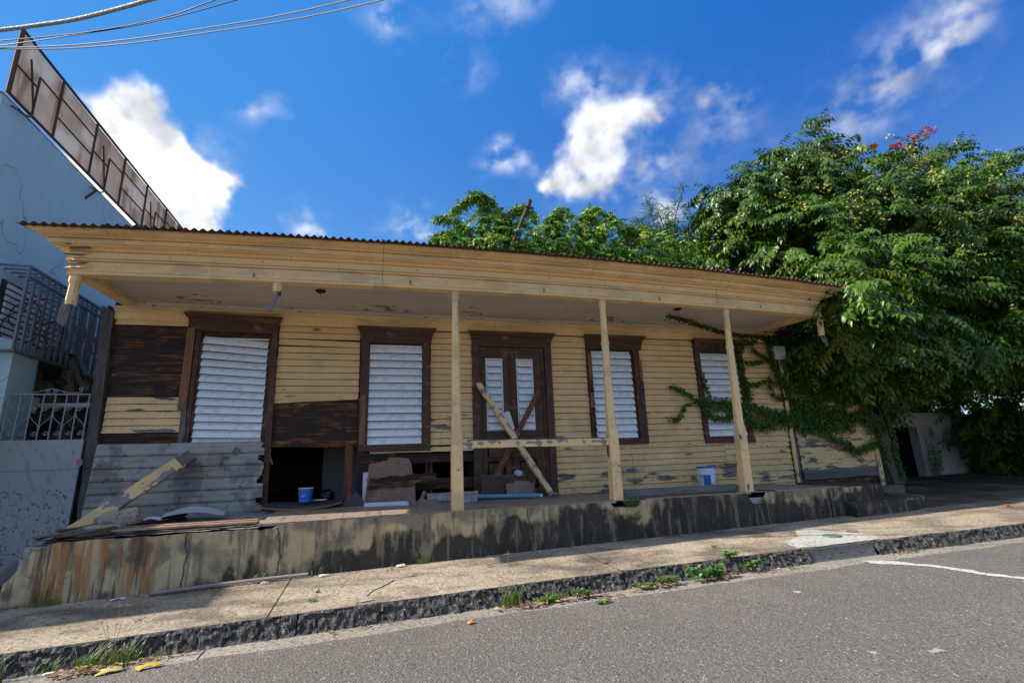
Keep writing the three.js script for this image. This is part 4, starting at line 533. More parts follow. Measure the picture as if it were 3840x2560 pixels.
  { const g = ni(new THREE.IcosahedronGeometry(.12, 3)), p = g.attributes.position; for (let i = 0; i < p.count; i++) { const n = F3(p.getX(i) * 14, p.getY(i) * 14, p.getZ(i) * 14, 3); p.setXYZ(i, p.getX(i) * (.7 + .7 * n), p.getY(i) * (.45 + .6 * n), p.getZ(i) * (.7 + .6 * n)); } g.computeVertexNormals(); g.translate(-.60, .20, -1.85); single('black_bag', g, flat(.012, .012, .013, { roughness: .35 }), 'crumpled black plastic bag inside the hole of the wall', 'bag', [-.6, .12, -1.85]); }
}
{ // boards below the second window
  const r = rngOf(3), sheetAt = (pts, z, lean, t, s) => { const g = plate(jag(pts, .035, .008, r), t, s); const p = g.attributes.position; for (let i = 0; i < p.count; i++) p.setZ(i, p.getZ(i) + z - lean * p.getY(i)); g.computeVertexNormals(); return g; };
  single('plywood_sheet', sheetAt([[-.03, .06], [.73, .06], [.70, .40], [.68, .50], [.66, .62], [.62, .71], [.50, .725], [.31, .735], [.29, .69], [.17, .665], [.02, .645]], -1.30, .14, .012, 1), M.ply, 'torn sheet of tan plywood leaning below the second louvred window', 'plywood', [.35, .06, -1.3]);
  single('splintered_plank', board([-.03, .345, -1.30], [1.08, .40, -1.34], .16, .03, [0, .1, 1], { seg: 10, rough: .018, endL: .09, endR: .1, seed: 71 }), M.dark, 'splintered dark plank laid across the torn plywood sheet', 'plank', [.5, .3, -1.32]);
  single('white_board', board([-.01, .08, -1.44], [-.01, .52, -1.46], .11, .012, [0, 0, 1], { seg: 2, rough: 0, seed: 2 }), M.foam, 'narrow white board standing behind the torn plywood sheet', 'board', [-.01, .08, -1.45]);
  single('triangular_board', (() => { const g = plate([[-.37, .075], [-.05, .065], [-.03, .10], [-.15, .255]], .015); const p = g.attributes.position; for (let i = 0; i < p.count; i++) p.setZ(i, p.getZ(i) - 1.20 - .3 * (p.getY(i) - .07)); return g; })(), flat(.072, .055, .075), 'dark triangular board scrap leaning at the right side of the wall hole', 'board', [-.2, .065, -1.2]);
  single('foam_board', board([-.03, .055, -1.08], [.60, .05, -1.0], .075, .03, [0, .35, 1], { seg: 4, rough: .002, seed: 7 }), flat(.55, .56, .66), 'long white foam board lying on the porch floor before the plywood', 'board', [.3, .03, -1.05]);
  single('cardboard_scrap', board([.58, .14, -1.0], [.70, .035, -.96], .09, .004, [.3, .5, 1], { seg: 2, rough: .006, seed: 8 }), M.card, 'folded grey cardboard scrap standing by the end of the foam board', 'cardboard', [.63, .03, -1]);
  single('cardboard_flap', board([.72, .06, -1.02], [1.03, .055, -1.02], .09, .006, [0, .5, 1], { seg: 4, rough: .008, endL: .02, seed: 9 }), M.card, 'flat torn cardboard flap on the floor left of the first standing post', 'cardboard', [.88, .03, -1.02]);
  single('curled_bark', board([.80, .08, -1.2], [.86, .22, -1.24], .06, .01, [0, 0, 1], { seg: 3, endL: .02, endR: .03, seed: 12 }), M.ply, 'small curled wood scrap behind the torn cardboard flap', 'wood', [.83, .07, -1.2]);
  const blk = (x0, x1, y0, y1, z0, z1) => { const g = new THREE.BoxGeometry(x1 - x0, y1 - y0, z1 - z0, 4, 3, 2).toNonIndexed(), p = g.attributes.position; for (let i = 0; i < p.count; i++) { const f = .006; p.setXYZ(i, p.getX(i) + f * (N3(p.getX(i) * 30, p.getY(i) * 30, p.getZ(i) * 30) - .5), p.getY(i), p.getZ(i)); } g.computeVertexNormals(); g.translate((x0 + x1) / 2, (y0 + y1) / 2, (z0 + z1) / 2); return uvw(g, .5); };
  single('concrete_block', [blk(.90, 1.28, .05, .15, -1.35, -1.22), blk(.89, 1.50, .15, .165, -1.37, -1.2)], mat(TX.conc, { color: new THREE.Color(1.4, 1.4, 1.4) }), 'low pale concrete block behind the first standing post', 'block', [1.1, .05, -1.3]);
  single('concrete_block', [blk(1.31, 1.60, .03, .15, -1.0, -.88), blk(1.29, 1.615, .15, .185, -1.02, -.86)], mat(TX.conc, { color: new THREE.Color(1.1, 1.12, 1.15) }), 'grey flanged concrete block just right of the first standing post', 'block', [1.45, .03, -.94]);
  const bp = thing('blue_pipe', 'light blue plastic pipe lying on the porch floor before the door', 'pipe', [1.9, .08, -1.2]); part('tube', bar([1.12, .10, -1.30], [2.66, .055, -1.08], .034, 12), M.bluePipe, bp); part('socket', bar([1.66, .085, -1.223], [1.76, .082, -1.208], .042, 12), M.bluePipe, bp); part('socket', bar([2.50, .058, -1.103], [2.62, .056, -1.086], .041, 12), M.bluePipe, bp); part('broken_end', bar([2.66, .055, -1.08], [2.71, .05, -1.07], .028, 8), M.pvc, bp);
  // pieces in front of the door
  const lb = thing('leaning_board', 'dark brown board with worn orange edges leaning on the foot of the door', 'board', [2.1, .07, -1.27]); part('face', board([1.75, .24, -1.28], [2.52, .225, -1.28], .31, .02, [0, .12, 1], { seg: 4, rough: .002, seed: 21 }), flat(.042, .022, .015, { roughness: .6 }), lb);
  part('edge_strip', board([1.75, .397, -1.297], [2.52, .383, -1.297], .012, .022, [0, .12, 1], { seg: 8, rough: .004, seed: 22 }), M.orange, lb);
  single('cardboard_box', [board([2.14, .165, -1.18], [2.62, .155, -1.18], .20, .006, [0, .15, 1], { seg: 3, rough: .003, seed: 23 })], M.card, 'plain tan cardboard piece leaning on the dark board at the door', 'cardboard', [2.38, .06, -1.17]);
  single('cardboard_box', [board([2.28, .20, -1.21], [2.55, .185, -1.21], .20, .006, [0, .15, 1], { seg: 3, rough: .003, seed: 24 })], M.card, 'second cardboard piece peeping out above the plain tan one at the door', 'cardboard', [2.4, .09, -1.2]);
  { const g = ni(new THREE.IcosahedronGeometry(.075, 3)), p = g.attributes.position; for (let i = 0; i < p.count; i++) { const n = F3(p.getX(i) * 26, p.getY(i) * 26, p.getZ(i) * 26, 3); p.setXYZ(i, p.getX(i) * (.7 + .6 * n), p.getY(i) * (.5 + .6 * n), p.getZ(i) * (.5 + .5 * n)); } g.computeVertexNormals(); g.translate(2.40, .405, -1.33); single('plastic_bag', g, flat(.45, .48, .56, { roughness: .3 }), 'crumpled bluish plastic bag behind the dark board at the door', 'bag', [2.4, .38, -1.33]); }
  single('timber_brace', board([1.76, 1.93, -1.42], [2.86, .045, -1.02], .085, .06, [.2, 0, 1], { seg: 12, rough: .004, endL: .03, endR: .03, seed: 30 }), M.paintWorn, 'slanted ochre timber brace wedged across the double door', 'timber', [2.85, .04, -1.0]);
  single('timber_brace', board([2.885, 1.82, -1.43], [2.0, .36, -1.34], .085, .045, [0, 0, 1], { seg: 12, rough: .004, endL: .06, endR: .02, seed: 31 }), mat(TX.brown, { color: new THREE.Color(2.1, 1.9, 1.8) }), 'slanted bare brown timber brace crossing behind the ochre one at the door', 'timber', [2, .36, -1.34]);
  single('door_plank', board([1.95, .76, -1.485], [2.85, .745, -1.485], .145, .02, [0, 0, 1], { seg: 6, rough: .003, endR: .02, seed: 33 }), mat(TX.orange, { color: new THREE.Color(.55, .6, .65) }), 'short brown plank fixed across the double door below the rail', 'plank', [2.4, .68, -1.485]);
  { const s = new THREE.Shape(); s.moveTo(-.055, -.15); s.lineTo(.05, -.16); s.quadraticCurveTo(.065, -.16, .066, -.14); s.lineTo(.07, .12); s.quadraticCurveTo(.07, .15, .035, .155); s.lineTo(-.05, .15); s.quadraticCurveTo(-.075, .15, -.072, .12); s.lineTo(-.07, -.13); const g = new THREE.ExtrudeGeometry(s, { depth: .05, bevelEnabled: true, bevelSize: .008, bevelThickness: .008, bevelSegments: 2 }); g.rotateZ(.28); g.translate(2.27, 1.27, -1.44); single('white_container', g, flat(.60, .59, .56, { roughness: .45 }), 'flat white plastic container stuck between the crossed braces at the door', 'container', [2.3, 1.1, -1.42]); }
  { const g = ni(new THREE.IcosahedronGeometry(.035, 2)), p = g.attributes.position; for (let i = 0; i < p.count; i++) { const n = N3(p.getX(i) * 60, p.getY(i) * 60, p.getZ(i) * 60); p.setXYZ(i, p.getX(i) * (.6 + .8 * n), p.getY(i) * (.6 + .8 * n), p.getZ(i) * .8); } g.computeVertexNormals(); g.translate(2.36, 1.08, -1.40); single('crumpled_paper', g, flat(.6, .42, .42), 'crumpled pinkish paper below the white container at the door', 'paper', [2.36, 1.05, -1.4]); }
  for (const [x, l] of [[2.1, 'small grey stone on the floor before the dark board at the door'], [2.98, 'small grey stone beside the foot of the ochre brace']]) { const g = ni(new THREE.IcosahedronGeometry(.035, 1)); g.scale(1.4, .6, 1); g.translate(x, .06, -1.2); single('stone', uvw(g), M.conc, l, 'stone', [x, .04, -1.2], 'stones on the porch'); }
}
{ // paint bucket and the grey beam in front of it
  const X = 5.86, z = -1.12, y = .005, H = .355; const c = document.createElement('canvas'); c.width = 1024; c.height = 384; const x = c.getContext('2d'); x.fillStyle = '#dfe3ea'; x.fillRect(0, 0, 1024, 384);
  x.fillStyle = '#1a4fa6'; x.fillRect(300, 130, 250, 54); x.fillStyle = '#1f63b5'; x.fillRect(408, 130, 142, 240); x.fillStyle = '#ffffff'; x.font = 'bold 52px sans-serif'; x.fillText('Caribe', 250, 176); x.fillStyle = '#9fb3c8'; x.fillRect(300, 190, 108, 3); x.fillStyle = '#5b6168'; for (let k = 0; k < 3; k++) x.fillRect(318, 218 + k * 26, 70 + (k % 2) * 12, 10); x.fillStyle = '#aab2bd'; for (let k = 0; k < 8; k++) x.fillRect(318, 300 + k * 9, 50 + (k * 17) % 35, 4); x.fillStyle = '#e8eef5'; x.fillRect(440, 352, 30, 12); x.fillRect(490, 348, 40, 16); x.fillRect(536, 290, 10, 30);
  const tex = new THREE.CanvasTexture(c); tex.colorSpace = THREE.SRGBColorSpace;
  const t = thing('paint_bucket', 'white paint bucket with blue lid and blue printed label by the wall', 'bucket', [X, y, z]);
  const body = new THREE.CylinderGeometry(.158, .142, H, 48, 1, true).toNonIndexed(); body.rotateY(2.72); body.translate(X, y + H / 2, z); part('body', body, new THREE.MeshStandardMaterial({ map: tex, roughness: .4, side: THREE.DoubleSide }), t);
  const lid = new THREE.CylinderGeometry(.166, .170, .022, 48).toNonIndexed(); lid.translate(X, y + H + .006, z); const lid2 = new THREE.CylinderGeometry(.15, .15, .012, 48).toNonIndexed(); lid2.translate(X, y + H + .02, z); part('lid', [lid, lid2], flat(.02, .10, .42, { roughness: .4 }), t);
  for (const h of [.70, .86]) { const r = new THREE.TorusGeometry(.158, .005, 6, 48).toNonIndexed(); r.rotateX(Math.PI / 2); r.translate(X, y + H * h, z); part('rib', r, flat(.68, .70, .74, { roughness: .4 }), t); }
  part('handle', tube([[X - .150, y + .26, z + .06], [X - .14, y + .15, z + .12], [X - .05, y + .09, z + .165], [X + .06, y + .12, z + .165], [X + .135, y + .22, z + .10], [X + .155, y + .27, z + .04]], .003, 30, 5), M.steel, t);
  single('grey_beam', board([3.62, .075, -.14], [5.66, .062, -.14], .11, .08, [0, .15, 1], { seg: 14, rough: .006, endL: .02, endR: .05, seed: 44 }), M.grey, 'long weathered grey beam lying between two leaning porch posts', 'beam', [4.6, .02, -.14]);
}
// ---------------------------------------------------------------- the blue neighbour at the left
{
  const nb = thing('blue_building', 'tall pale blue rendered building at the left with a cracked side wall', 'building', [-8, -.7, -6]);
  part('wall', box(-12.5, -5.0, -.9, 5.78, -13, -.68, 6), M.blue, nb); part('parapet', box(-12.5, -5.02, 5.78, 5.84, -13, -.70, 6), M.white, nb);
  part('added_canopy', box(-12.2, -7.95, 4.0, 4.18, -.68, .84, 6), M.white, nb);  // unseen slab added out of view to cast the shadow on the left sidewalk
  part('outrigger', [bar([-5.0, 5.45, -2.9], [-4.86, 5.62, -2.9], .02, 6)], M.frameRust, nb); part('drain_pipe', bar([-4.97, 3.20, -3.3], [-4.97, 3.02, -6.5], .03, 8), M.pvc, nb);
  part('ledge', box(-5.0, -4.8, 5.0, 5.06, -6.2, -5.2), M.conc, nb);
  // rendered gate pier and the mossy yard wall
  const pier = thing('gate_pier', 'pale blue rendered gate pier at the left edge, mossy on its inner side', 'pier', [-5.2, -.7, -1.6]); part('pier', (() => { const g = box(-5.6, -4.665, -.9, 2.44, -1.9, -1.35, 6); const p = g.attributes.position; for (let i = 0; i < p.count; i++) if (p.getY(i) > 2) p.setY(i, p.getY(i) - .32 * (p.getX(i) + 4.665)); return g; })(), M.blue, pier);
  single('yard_wall', (() => { const g = box(-4.995, -3.8, -.9, 2.5, -2.75, -2.55, 1, false, 8); const p = g.attributes.position; for (let i = 0; i < p.count; i++) if (p.getY(i) > 2) p.setY(i, p.getX(i) < -4.5 ? 2.66 - .3 * (p.getX(i) + 5) : 2.2 - .06 * (p.getX(i) + 4.5)); return g; })(), M.moss, 'blackened mossy yard wall behind the iron gate', 'wall', [-4.4, -.8, -2.65]);
  const pv = thing('drain_fitting', 'white plastic pipe with a wide socket fixed along the mossy wall', 'pipe', [-4.7, 1.7, -2.45]); part('socket', bar([-5.0 + .06, 1.58, -2.42], [-4.98 + .06, 1.82, -2.42], .075, 16, .085), M.pvc, pv); part('pipe', bar([-4.88, 1.70, -2.45], [-3.95, 1.70, -2.45], .04, 10), M.pvc, pv);
  // barred window cage on the blue wall
  const cg = thing('window_cage', 'blue grey steel bar cage over a window on the side of the blue building', 'window cage', [-4.8, 2.5, -2.4]);
  const cx0 = -5.0, cx1 = -4.62, cz0 = -3.25, cz1 = -1.25, cy0 = 2.3, cy1 = 3.5; const bars = [];
  for (let k = 0; k <= 13; k++) { const z = lerp(cz1, cz0, k / 13); part('cage_bar', box(cx1 - .012, cx1 + .012, cy0, cy1, z - .026, z + .026), M.steel, cg); if (k % 1 === 0) part('cage_bar', box(cx0, cx1, cy1 - .012, cy1 + .012, z - .014, z + .014), M.steel, cg); }
  for (const y of [cy0, cy1 - .14, cy1]) part('cage_rail', box(cx1 - .02, cx1 + .02, y - .015, y + .015, cz0 - .02, cz1 + .02), M.steel, cg); part('cage_rail', box(cx0, cx1, cy0 - .012, cy0 + .012, cz0, cz1), M.steel, cg); for (let k = 0; k < 4; k++) part('cage_bar', box(lerp(cx0, cx1, k / 3) - .02, lerp(cx0, cx1, k / 3) + .02, cy0, cy1, cz0 - .02, cz0 + .01), M.steel, cg);
  part('window_pane', box(-5.0, -4.985, 2.4, 3.35, -3.0, -1.4), flat(.03, .035, .045, { roughness: .2 }), cg); for (let k = 0; k < 10; k++) part('louvre_slat', box(-4.99, -4.965, 2.44 + k * .09, 2.50 + k * .09, -2.9, -1.5), M.louvre, cg);
  // coiled razor wire along the top of the yard wall
  const co = thing('razor_wire', 'rusty dark coils of barbed wire on top of the mossy yard wall', 'barbed wire', [-4.5, 2.4, -2.2]);
  const loops = [[-4.80, 2.98, -2.05, .30], [-4.98, 2.78, -1.95, .26], [-4.72, 2.72, -2.15, .24], [-4.52, 2.76, -2.1, .27], [-4.36, 2.50, -2.2, .19], [-4.12, 2.36, -2.2, .15], [-4.02, 2.33, -2.15, .13], [-5.02, 3.0, -2.0, .22]];
  loops.forEach(([x0, y0, z0, r], i) => { const x = x0 * .95, y = .554 + (y0 - .554) * .95, z = z0 + .44; const pts = []; for (let k = 0; k <= 26; k++) { const a = k / 26 * Math.PI * 2.25 + i; pts.push([x + r * Math.cos(a) * (.85 + .1 * Math.sin(i * 3)) + .02 * k / 26, y + r * Math.sin(a) * .92, z + .10 * (k / 26 - .5) + .05 * Math.sin(a * .5)]); } const barbs = []; for (let k = 1; k < 26; k += 2) { const q = pts[k]; for (const s of [1, -1]) barbs.push(bar(q, [q[0] + .03 * s * Math.cos(k), q[1] + .03 * s * Math.sin(k * 1.7), q[2] + .02 * s], .006, 3, .001)); } part('wire_loop', [tube(pts, .009, 60, 5), ...barbs], M.wire, co); });
}
{ // hoarding on the roof of the neighbour
  const bb = thing('billboard', 'back of a long brown hoarding on a steel frame above the blue building', 'billboard', [-5, 5.85, -4]);
  const Z = [-.72, -1.75, -2.83, -3.95, -5.02, -6.15, -7.0, -7.9], y0 = 5.86, y1 = 6.92, X = -4.98, up = z => .035 * (-z - .7) / 2;
  for (let i = 0; i < Z.length - 1; i++) { const a = Z[i], b = Z[i + 1]; const g = geoOf([X - .04, y0 + up(a), a, X - .04, y0 + up(b), b, X - .04, y1 + up(b), b, X - .04, y0 + up(a), a, X - .04, y1 + up(b), b, X - .04, y1 + up(a), a], [-a / 7, 0, -b / 7, 0, -b / 7, 1, -a / 7, 0, -b / 7, 1, -a / 7, 1]); part('sheet_panel', g, M.hoarding, bb);
    part('frame_post', bar([X, y0 + up(b), b], [X, y1 + up(b), b], .022, 4), M.frameRust, bb); const A = (i % 2 ? [.36, .70] : [.52]), m = (a + b) / 2;
    if (i % 2) for (const f of A) part('frame_rail', bar([X, lerp(y0, y1, f) + up(a), a], [X, lerp(y0, y1, f) + up(b), b], .018, 4), M.frameRust, bb);
    else { part('frame_post', bar([X, y0 + up(m), m], [X, lerp(y0, y1, .64) + up(m), m], .018, 4), M.frameRust, bb); part('frame_rail', bar([X, lerp(y0, y1, .64) + up(m), m], [X, lerp(y0, y1, .64) + up(b), b], .018, 4), M.frameRust, bb); part('frame_rail', bar([X, lerp(y0, y1, .46) + up(a), a], [X, lerp(y0, y1, .46) + up(m), m], .018, 4), M.frameRust, bb); } }
  const E = Z.length - 1; part('frame_post', bar([X, y0, Z[0]], [X, y1, Z[0]], .035, 4), M.frameRust, bb); for (const y of [y0, y1]) part('frame_rail', bar([X, y, Z[0]], [X, y + up(Z[E]), Z[E]], .028, 4), M.frameRust, bb);
  for (const z of [-1.08, -3.2, -5.35]) part('stay', tube([[X + .02, 6.62 + up(z), z + .12], [X + .04, 6.2, z], [X + .03, y0 + up(z) - .02, z - .12], [X + .05, y0 - .10, z - .02], [X + .02, y0 - .16, z + .28]], .014, 14, 5), M.wire, bb);
}
{ // iron gate between the pier and the house
  const gt = thing('iron_gate', 'narrow gate with scratched white sheet below and white scrolled ironwork above', 'gate', [-4.2, -.6, -1.4]); const z = -1.4;
  part('sheet', (() => { const g = geoOf([-4.66, -.62, z, -3.74, -.62, z, -3.725, 1.11, z, -4.66, -.62, z, -3.725, 1.11, z, -4.66, 1.115, z], [0, 0, 1, 0, 1, .95, 0, 0, 1, .95, 0, .95]); const b = g.clone(); b.translate(0, 0, -.03); return [g, b]; })(), M.gate, gt); part('seam', box(-4.66, -3.735, .712, .722, z + .001, z + .006), M.steel, gt);
  const N = 7; for (let k = 0; k <= N; k++) { const x = lerp(-4.64, -3.74, k / N); part('baluster', bar([x, 1.11, z], [x, 1.72 + .01 * Math.sin(k), z], .009, 5), M.iron, gt); }
  part('gate_rail', box(-4.65, -3.73, 1.715, 1.73, z - .012, z + .012), M.iron, gt);
  const spiral = (cx, cy, r, a0, dir, turns = 1.3) => { const p = []; for (let k = 0; k <= 16; k++) { const f = k / 16, a = a0 + dir * f * turns * 2 * Math.PI, q = r * (1 - .72 * f); p.push([cx + q * Math.cos(a), cy + q * Math.sin(a), z + .004]); } return p; };
  for (let k = 0; k < N; k++) { const x = lerp(-4.64, -3.74, (k + .5) / N), d = k % 2 ? 1 : -1; part('scroll', [tube(spiral(x - .028, 1.52, .034, 0, 1), .005, 22, 4), tube(spiral(x + .028, 1.20, .034, Math.PI, 1), .005, 22, 4), tube([[x + d * .06, 1.52, z], [x + d * .05, 1.42, z], [x - d * .05, 1.30, z], [x - d * .06, 1.21, z]], .005, 10, 4)], M.iron, gt); }
  part('crest', [tube([[-4.50, 1.79, z], [-4.53, 1.76, z], [-4.40, 1.745, z], [-4.22, 1.79, z], [-4.17, 1.80, z]], .006, 20, 4), tube([[-3.86, 1.79, z], [-3.83, 1.76, z], [-3.98, 1.745, z], [-4.14, 1.79, z], [-4.19, 1.80, z]], .006, 20, 4), tube(spiral(-4.22, 1.765, .03, 1.5, 1), .005, 18, 4), tube(spiral(-4.14, 1.765, .03, 1.6, -1), .005, 18, 4), tube(spiral(-4.52, 1.795, .03, 3, -1), .005, 18, 4), tube(spiral(-3.85, 1.795, .03, 0, 1), .005, 18, 4)], M.iron, gt);
  { const g = new THREE.CylinderGeometry(.05, .042, .012, 28).toNonIndexed(); g.rotateX(Math.PI / 2); g.scale(.75, 1, 1); g.translate(-3.70, .80, -1.33); const t = thing('pink_cup', 'pink plastic cup bottom with pale rim wedged between gate and corner post', 'cup', [-3.7, .8, -1.33]); part('cup', g, flat(.34, .09, .15), t); const r = new THREE.TorusGeometry(.047, .005, 6, 28).toNonIndexed(); r.scale(.75, 1, 1); r.translate(-3.70, .80, -1.322); part('rim', r, flat(.5, .36, .4), t); }
}
{ // overhead cables
  const cables = [[[-13, 6.25, -2.6], [-5.6, 6.0, -.1], [-4.52, 6.0, .29], [-4.04, 6.0, .48], [-3.59, 6.0, .67], [-3.08, 6.0, .93], [-2.64, 6.0, 1.17], [0, 6.05, 2.6], [5, 6.3, 5.4], [10, 6.6, 8.4]], [[-13, 6.2, -2.7], [-5.6, 6.0, -.25], [-4.63, 6.0, .1], [-3.81, 6.0, .39], [-2.98, 6.0, .74], [-2.42, 6.0, 1.03], [-1.91, 6.0, 1.35], [1, 6.1, 3], [10, 6.6, 8.2]], [[-13, 6.2, -2.8], [-5.6, 6.0, -.35], [-4.68, 6.0, .01], [-3.71, 6.0, .41], [-2.71, 6.0, .85], [-1.65, 6.0, 1.42], [1.2, 6.1, 3], [10, 6.6, 8]], [[-13, 6.2, -2.2], [-5.6, 6, -.25], [-4.71, 6, -.03], [-3.96, 6, .18], [-3.18, 6, .46], [-2.08, 6, .92], [-1.21, 6, 1.31], [-.39, 6, 1.73], [2, 6.1, 3], [11, 6.6, 8]], [[-13, 6.2, -2.2], [-5.6, 6, -.25], [-4.72, 6, -.05], [-3.98, 6, .13], [-3.1, 6, .43], [-1.99, 6, .89], [-.91, 6, 1.36], [.01, 6, 1.83], [2.4, 6.1, 3], [11, 6.6, 7.6]]];
  const names = ['thick twisted overhead cable, topmost of the five at upper left', 'thin overhead wire just below the thick twisted cable', 'thin overhead wire, third of the five from the top', 'thin overhead wire, fourth of the five from the top', 'pale overhead wire, lowest of the five'];
  cables.forEach((p, i) => { if (i === 0) { const c = new THREE.CatmullRomCurve3(p.map(q => V3(...q))), g = []; for (let s = 0; s < 3; s++) { const pts = []; for (let k = 0; k <= 900; k++) { const q = c.getPoint(k / 900), a = k * .62 + s * 2.094; pts.push(V3(q.x + .0, q.y + .015 * Math.cos(a), q.z + .015 * Math.sin(a))); } g.push(new THREE.TubeGeometry(new THREE.CatmullRomCurve3(pts), 1800, .0125, 5).toNonIndexed()); } single('twisted_cable', g, flat(.30, .29, .29, { roughness: .45 }), names[i], 'cable', [-3, 6, .8], 'overhead cables'); } else single('overhead_wire', tube(p, i > 2 ? .0085 : .0065, 140, 6), i > 2 ? flat(.45, .44, .43, { roughness: .4 }) : flat(.07, .07, .08, { roughness: .4 }), names[i], 'wire', [-3, 6, .5], 'overhead cables'); });
}
{ // rusty mast on the roof
  const t = thing('roof_mast', 'rusty leaning iron mast with a clamp at its top above the roof', 'mast', [2.35, 4.0, -2.5]); part('pole', bar([2.3, 3.87, -2.5], [3.24, 6.12, -2.5], .034, 8), M.frameRust, t); part('clamp', [bar([3.20, 5.98, -2.5], [3.25, 6.17, -2.48], .055, 8), bar([3.13, 6.0, -2.46], [3.32, 5.97, -2.46], .022, 6)], M.frameRust, t); part('bracket', bar([2.86, 5.37, -2.47], [2.96, 5.40, -2.42], .045, 6), M.steel, t);
}
{ // white wall with a doorway beyond the house, grown over
  const w = thing('white_wall', 'low white wall with a dark doorway beyond the leafy end of the house', 'wall', [15, -.45, -3.9]); const z = -3.9;
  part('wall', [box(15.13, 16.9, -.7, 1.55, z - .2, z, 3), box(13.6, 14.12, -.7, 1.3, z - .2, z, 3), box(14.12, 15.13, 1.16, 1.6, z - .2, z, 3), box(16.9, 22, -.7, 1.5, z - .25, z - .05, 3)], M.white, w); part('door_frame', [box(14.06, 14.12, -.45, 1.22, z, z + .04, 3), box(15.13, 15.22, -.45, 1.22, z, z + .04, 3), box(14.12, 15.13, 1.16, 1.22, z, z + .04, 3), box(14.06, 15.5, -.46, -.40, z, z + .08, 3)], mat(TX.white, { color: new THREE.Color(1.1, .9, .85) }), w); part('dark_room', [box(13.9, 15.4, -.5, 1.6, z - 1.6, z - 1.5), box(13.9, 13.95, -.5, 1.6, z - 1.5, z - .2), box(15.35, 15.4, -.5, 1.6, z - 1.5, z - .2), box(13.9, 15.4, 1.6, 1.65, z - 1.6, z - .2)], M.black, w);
  part('grille', [box(14.1, 14.95, 2.26, 2.30, z, z + .03), ...[0, 1, 2, 3].map(k => bar([14.3 + k * .15, 1.6, z + .02], [14.3 + k * .15, 2.27, z + .02], .012, 5)), box(14.45, 14.75, 1.5, 1.92, z - .1, z)], M.white, w);
}
